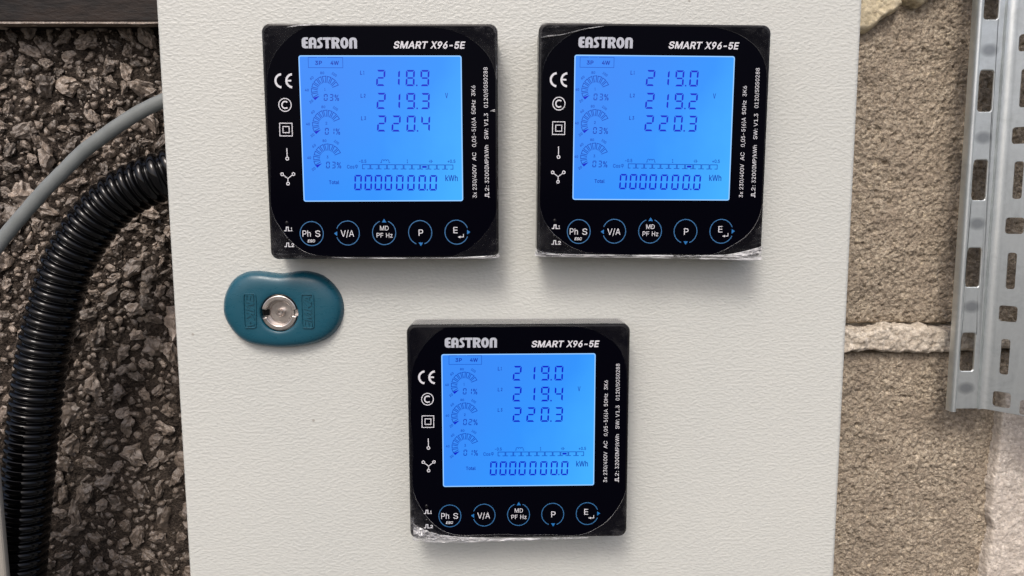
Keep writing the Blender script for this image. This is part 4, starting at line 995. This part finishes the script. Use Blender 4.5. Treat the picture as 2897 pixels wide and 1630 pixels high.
    for k in range(3):
        oy = 183 * k; gx = 396 + k * 2; gy = 446 + oy
        b = MB(); b2 = MB()
        for j in range(9):
            a0 = 214 - j * 21.0; a1 = a0 - 14.5
            c_ = lambda r, a: (gx + r * math.cos(math.radians(a)), gy - r * math.sin(math.radians(a)))
            if j == 0: pol(b2, [c_(42, a0 + 4), c_(78, a0 + 6), c_(80, a0 - 6)] , LP, yl)
            am = (a0 + a1) / 2 - 8
            rib(b, [c_(44, am + 5), c_(79, am + 8), c_(80, am - 7), c_(44, am - 5)], 3.8, LP, yl)
        for s, tu, tv, ang in (('20', 315, 503, -35), ('40', 291, 442, 0), ('60', 320, 377, -35), ('80', 380, 349, 0), ('100', 448, 357, 35)):
            ca, sa = math.cos(math.radians(ang)), math.sin(math.radians(ang)); wd = 11 if len(s) == 2 else 15
            mp = lambda a, c, tu=tu, tv=tv, ca=ca, sa=sa: LP(tu + a * ca - c * sa + k * 2, tv + oy + a * sa + c * ca)
            text(b, s, -wd, wd, 7, 14, mp, yl, 8)
        text(b, str(k + 1), gx - 6, gx + (0 if k == 0 else 4), gy - 1, 15, LP, yl, 8)
        G = b.build('percent_gauge', M_seg3, S)
        b2.build('gauge_pointer', M_seg, G)
        b = MB()
        for c, x0 in zip(pct[k], (386, 418)): seg7(b, c, x0 + k * 2, x0 + 21 + k * 2, 463 + oy, 499 + oy, LP, yl, 4.6)
        text(b, '%', 447 + k * 2, 471 + k * 2, 499 + oy, 33, LP, yl, 6); b.build('percent_reading', M_seg2, S)
    b = MB(); cw = 517 / 11
    for j in range(11):
        x0 = 594 + j * cw
        rib(b, [(x0 + cw * .32, 867), (x0 + 2, 867), (x0 + 2, 844), (x0 + cw - 3, 844), (x0 + cw - 3, 867), (x0 + cw * .62, 867)], 3.6, LP, yl)
    text(b, '-0.5', 577, 618, 835, 18, LP, yl, 8); text(b, '1', 847, 854, 835, 20, LP, yl, 8); text(b, '+0.5', 1078, 1122, 833, 18, LP, yl, 8)
    rib(b, [(697, 833), (704, 833)] + arc(711, 824, 7, 180, 360, 8) + arc(725, 824, 7, 180, 360, 8) + arc(739, 824, 7, 180, 360, 8) + [(746, 833), (753, 833)], 2.8, LP, yl)
    for a in (979, 987): rib(b, [(a, 816), (a, 834)], 3, LP, yl)
    rib(b, [(971, 825), (977, 825)], 2.6, LP, yl); rib(b, [(989, 825), (995, 825)], 2.6, LP, yl)
    text(b, 'Cos', 508, 550, 866, 20, LP, yl, 6); rib(b, arc(562, 853, 7, 0, 360, 14)[:-1], 2.6, LP, yl, True); rib(b, [(562, 845), (562, 868)], 2.0, LP, yl - .01)
    G = b.build('power_factor_scale', M_seg3, S)
    x0 = 594 + cellno * cw
    b = MB(); pol(b, [(x0 + 11, 850), (x0 + cw - 11, 850), (x0 + cw - 11, 860), (x0 + 11, 860)], LP, yl); b.build('scale_cursor', M_seg, G)
    # clear film, stuck in the middle, lifting and crumpling at rim and corners
    seed, amp, offx, offz, side = film
    b = MB(); NT, NR = 420, 12; rg = []
    for jr in range(NR + 1):
        t = jr / NR; row = []
        for i in range(NT):
            th = 2 * math.pi * i / NT
            wob = noise.noise(Vector((math.cos(th) * 3, math.sin(th) * 3, seed)))
            ri = rr_radius(46.9 + wob * 0.9, 24.0, th, offx, offz)
            ro = rr_radius(47.75, 2.2 , th, offx * .25, offz * .25) - 0.5 * max(0, noise.noise(Vector((math.cos(th) * 7, math.sin(th) * 7, seed + 3)))) 
            ri = min(ri, ro - 0.35)
            A = amp(th); r = ri + (ro - ri) * t; x, z = r * math.cos(th), r * math.sin(th)
            cr = noise.fractal(Vector((x * .13, z * .13, seed)), 0.7, 2.2, 4) + 0.8 * abs(noise.noise(Vector((x * .33, z * .8, seed + 9))))
            lift = (0.05 + A * (t ** 1.2) * (0.35 + 0.9 * abs(cr))) if jr else 0.0
            row.append((x, PANEL - 0.03 - lift, z))
        rg.append(row)
    # edge folds back over the rim of the housing
    b.rings(rg); F = b.build('protective_film', M_film, M, angle=70)
    b = MB()       # the crisp line where the film lets go of the glass
    for i in range(NT + 1):
        th = 2 * math.pi * i / NT; A = amp(th); x0, _, z0 = rg[0][i % NT]; r0 = math.hypot(x0, z0)
        corner = max(0.0, abs(math.sin(2 * th)) - 0.45) / 0.55
        wd = 0.002 + 0.17 * corner * min(1.0, max(0.0, A - 0.45) * 1.6) * (0.5 + 0.9 * abs(noise.noise(Vector((th * 5, seed, 0)))))
        for rr, yy in ((r0, 0.04), (r0 + wd, 0.22)):
            b.v.append((rr * math.cos(th), PANEL - yy, rr * math.sin(th)))
    for i in range(NT):
        b.f.append((2 * i, 2 * i + 1, 2 * i + 3, 2 * i + 2)); b.s.append(True)
    b.build('film_edge', M_haze, F)
    if seed == 9.0:       # here the film is wrapped over the upper side of the housing
        b = MB(); nx = 60
        for i in range(nx + 1):
            x = -45.8 + 91.9 * i / nx
            for k in range(5):
                b.v.append((x, -15.6 + 14.4 * k / 4, 48.12 + 0.22 * abs(noise.noise(Vector((x * .15, k * .7, 3)))) + (0.0 if k else -0.1)))
        for i in range(nx):
            for k in range(4):
                a = i * 5 + k; b.f.append((a, a + 1, a + 6, a + 5)); b.s.append(True)
        b.build('film_flap', M_haze, F)
    for (tp, bt, am) in folds:
        tp = catmull(tp, 12); bt = catmull(bt, 12); b = MB(); n = min(len(tp), len(bt)); K = 9
        for i in range(n):
            for k in range(K + 1):
                t = k / K; u = tp[i][0] * (1 - t) + bt[i][0] * t; v = tp[i][1] * (1 - t) + bt[i][1] * t
                p = FP(u, v); f = noise.fractal(Vector((p[0] * 0.22, p[1] * 1.1, seed + 4)), 0.8, 2.2, 4)
                b.v.append((p[0], PANEL - 0.10 - am * (0.25 + abs(f) * 1.4) * math.sin(math.pi * min(t + 0.12, 0.92)) - 0.25 * t, p[1]))
        for i in range(n - 1):
            for k in range(K):
                a = i * (K + 1) + k; b.f.append((a, a + 1, a + K + 2, a + K + 1)); b.s.append(False)
        b.build('film_fold', M_fold, F, angle=25)
    return M
def bumpang(th, deg, w): 
    d = (math.degrees(th) - deg + 180) % 360 - 180
    return math.exp(-(d / w) ** 2)
make_meter((-46.32, 23.846), -0.000905, 'black square energy meter reading 218.9, 219.3 and 220.4, above the teal lock', ('218.9', '219.3', '220.4'), ('03', '01', '03'), 7, 9, 5,
           (1.0, lambda th: 0.35 + 0.9 * bumpang(th, 225, 14) + 0.7 * bumpang(th, 40, 12) + 0.5 * bumpang(th, 135, 12) + .3 * bumpang(th, 315, 10), 0.3, -0.2, 0),
           [([(200, 108), (260, 98), (330, 94), (430, 92)], [(196, 112), (262, 104), (335, 99), (432, 95)], 0.5),
            ([(420, 1357), (700, 1358), (1000, 1356), (1180, 1352), (1330, 1342), (1372, 1330)], [(420, 1360), (700, 1362), (1000, 1361), (1180, 1360), (1330, 1358), (1374, 1352)], 0.4),
            ([(1332, 556), (1345, 550), (1358, 546)], [(1333, 558), (1346, 559), (1360, 560)], 0.4)])
make_meter((66.134, 23.872), -0.009105, 'black square energy meter reading 219.0, 219.2 and 220.3, nearest the perforated tray', ('219.0', '219.2', '220.3'), ('03', '03', '03'), 7, -13, 7,
           (5.0, lambda th: 0.4 + 1.3 * bumpang(th, 128, 18) + 1.6 * bumpang(th, 316, 12) + 0.8 * bumpang(th, 225, 14) + .7 * bumpang(th, 45, 12), 0.2, 0.2, 0),
           [([(62, 168), (110, 158), (190, 150), (300, 122), (420, 103)], [(62, 172), (110, 165), (190, 155), (300, 127), (420, 106)], 0.7),
            ([(58, 1325), (120, 1344), (260, 1352), (600, 1352), (900, 1350), (1150, 1345), (1290, 1318), (1366, 1296)], [(58, 1362), (120, 1368), (260, 1369), (600, 1368), (900, 1370), (1150, 1372), (1290, 1374), (1368, 1370)], 1.0)])
make_meter((9.798, -100.625), -0.002657, 'black square energy meter reading 219.0, 219.4 and 220.3, below the other two', ('219.0', '219.4', '220.3'), ('01', '02', '01'), 8, 0, 0,
           (9.0, lambda th: 0.35 + 2.4 * bumpang(th, 222, 10) + 1.5 * bumpang(th, 245, 14) + 0.7 * bumpang(th, 315, 14) + .4 * bumpang(th, 45, 12) + .3 * bumpang(th, 130, 12), 0.6, 0.5, 0),
           [([(90, 1270), (150, 1303), (250, 1336), (400, 1352), (700, 1360), (950, 1358), (1140, 1357)], [(90, 1368), (150, 1380), (250, 1384), (400, 1384), (700, 1376), (950, 1368), (1140, 1361)], 1.6)])

# ------------------------------------------------------------------ conduit, cable, trunking
def frames(pts3):
    T = []
    for i in range(len(pts3)):
        a = Vector(pts3[max(i - 1, 0)]); c = Vector(pts3[min(i + 1, len(pts3) - 1)]); T.append((c - a).normalized())
    return T
def sweep(mb, pts3, rad, n=28, ell=1.0):
    T = frames(pts3); rg = []
    for i, (p, t) in enumerate(zip(pts3, T)):
        Yv = Vector((0, 1, 0)); s = t.cross(Yv).normalized(); u = s.cross(t).normalized(); r = rad(i)
        rg.append([tuple(Vector(p) + s * (r * math.cos(2 * math.pi * k / n)) + u * (r * ell * math.sin(2 * math.pi * k / n))) for k in range(n)])
    mb.rings(rg, cap0=True, cap1=True)
def resample(pts, step):
    out = [Vector(pts[0])]; acc = 0.0
    for a, c in zip(pts[:-1], pts[1:]):
        a, c = Vector(a), Vector(c); L = (c - a).length; d = step - acc
        while d <= L:
            out.append(a + (c - a) * (d / L)); d += step
        acc = (acc + L) % step if L > 0 else acc
    return out
CY = 50.0
cl = [(640, 420), (555, 458), (470, 494), (405, 520), (350, 549), (290, 600), (240, 664), (200, 732), (180, 780), (165, 830), (147, 891), (129, 964), (114, 1051), (102, 1141), (91, 1236), (83, 1320), (76, 1400), (68, 1490), (60, 1602), (50, 1730), (42, 1850)]
p3 = [(lambda q, k: (q[0], CY + (6 if k < 2 else 0), q[1]))(at(u, v, CY), k) for k, (u, v) in enumerate(cl)]
p3 = catmull(p3, 14); step = 4.95 / 14
p3 = resample(p3, step)
def crad(i):
    ph = (i % 14) / 14.0
    if ph < 0.72: return 12.35 - 1.75 * (1 - math.sqrt(max(0, 1 - ((ph - 0.36) / 0.37) ** 2)))
    return 10.2
conduit = MB(); sweep(conduit, p3, crad, 40)
tag(conduit.build('corrugated_conduit', M_conduit), 'glossy black corrugated conduit bending down from behind the cabinet, left side', 'conduit')
gc = [(620, 225), (540, 252), (457, 287), (394, 318), (337, 354), (281, 394), (231, 433), (177, 487), (127, 537), (70, 602), (25, 655), (-20, 715), (-70, 800), (-110, 900)]
for k, (off, yy, rad_) in enumerate(((0, 38.0, 3.1),)):
    g3 = catmull([(lambda q: (q[0], yy, q[1]))(at(u, v, yy)) for u, v in gc], 10)
    b = MB(); sweep(b, g3, lambda i: 3.4 + 0.05 * math.sin(i * 0.9), 28, 0.8)
    tag(b.build('grey_cable', M_cable), 'smooth grey cable arching over the black corrugated conduit into the cabinet', 'cable')
tx = at(15, 1430, 22)[0]
b = MB(); b.box(tx - 60, tx, 18, 22, -330, at(0, 1130, 20)[1])
tag(b.build('trunking', M_trunk, bevel=1.5), 'beige grey painted steel trunking at the bottom left beside the conduit', 'trunking')
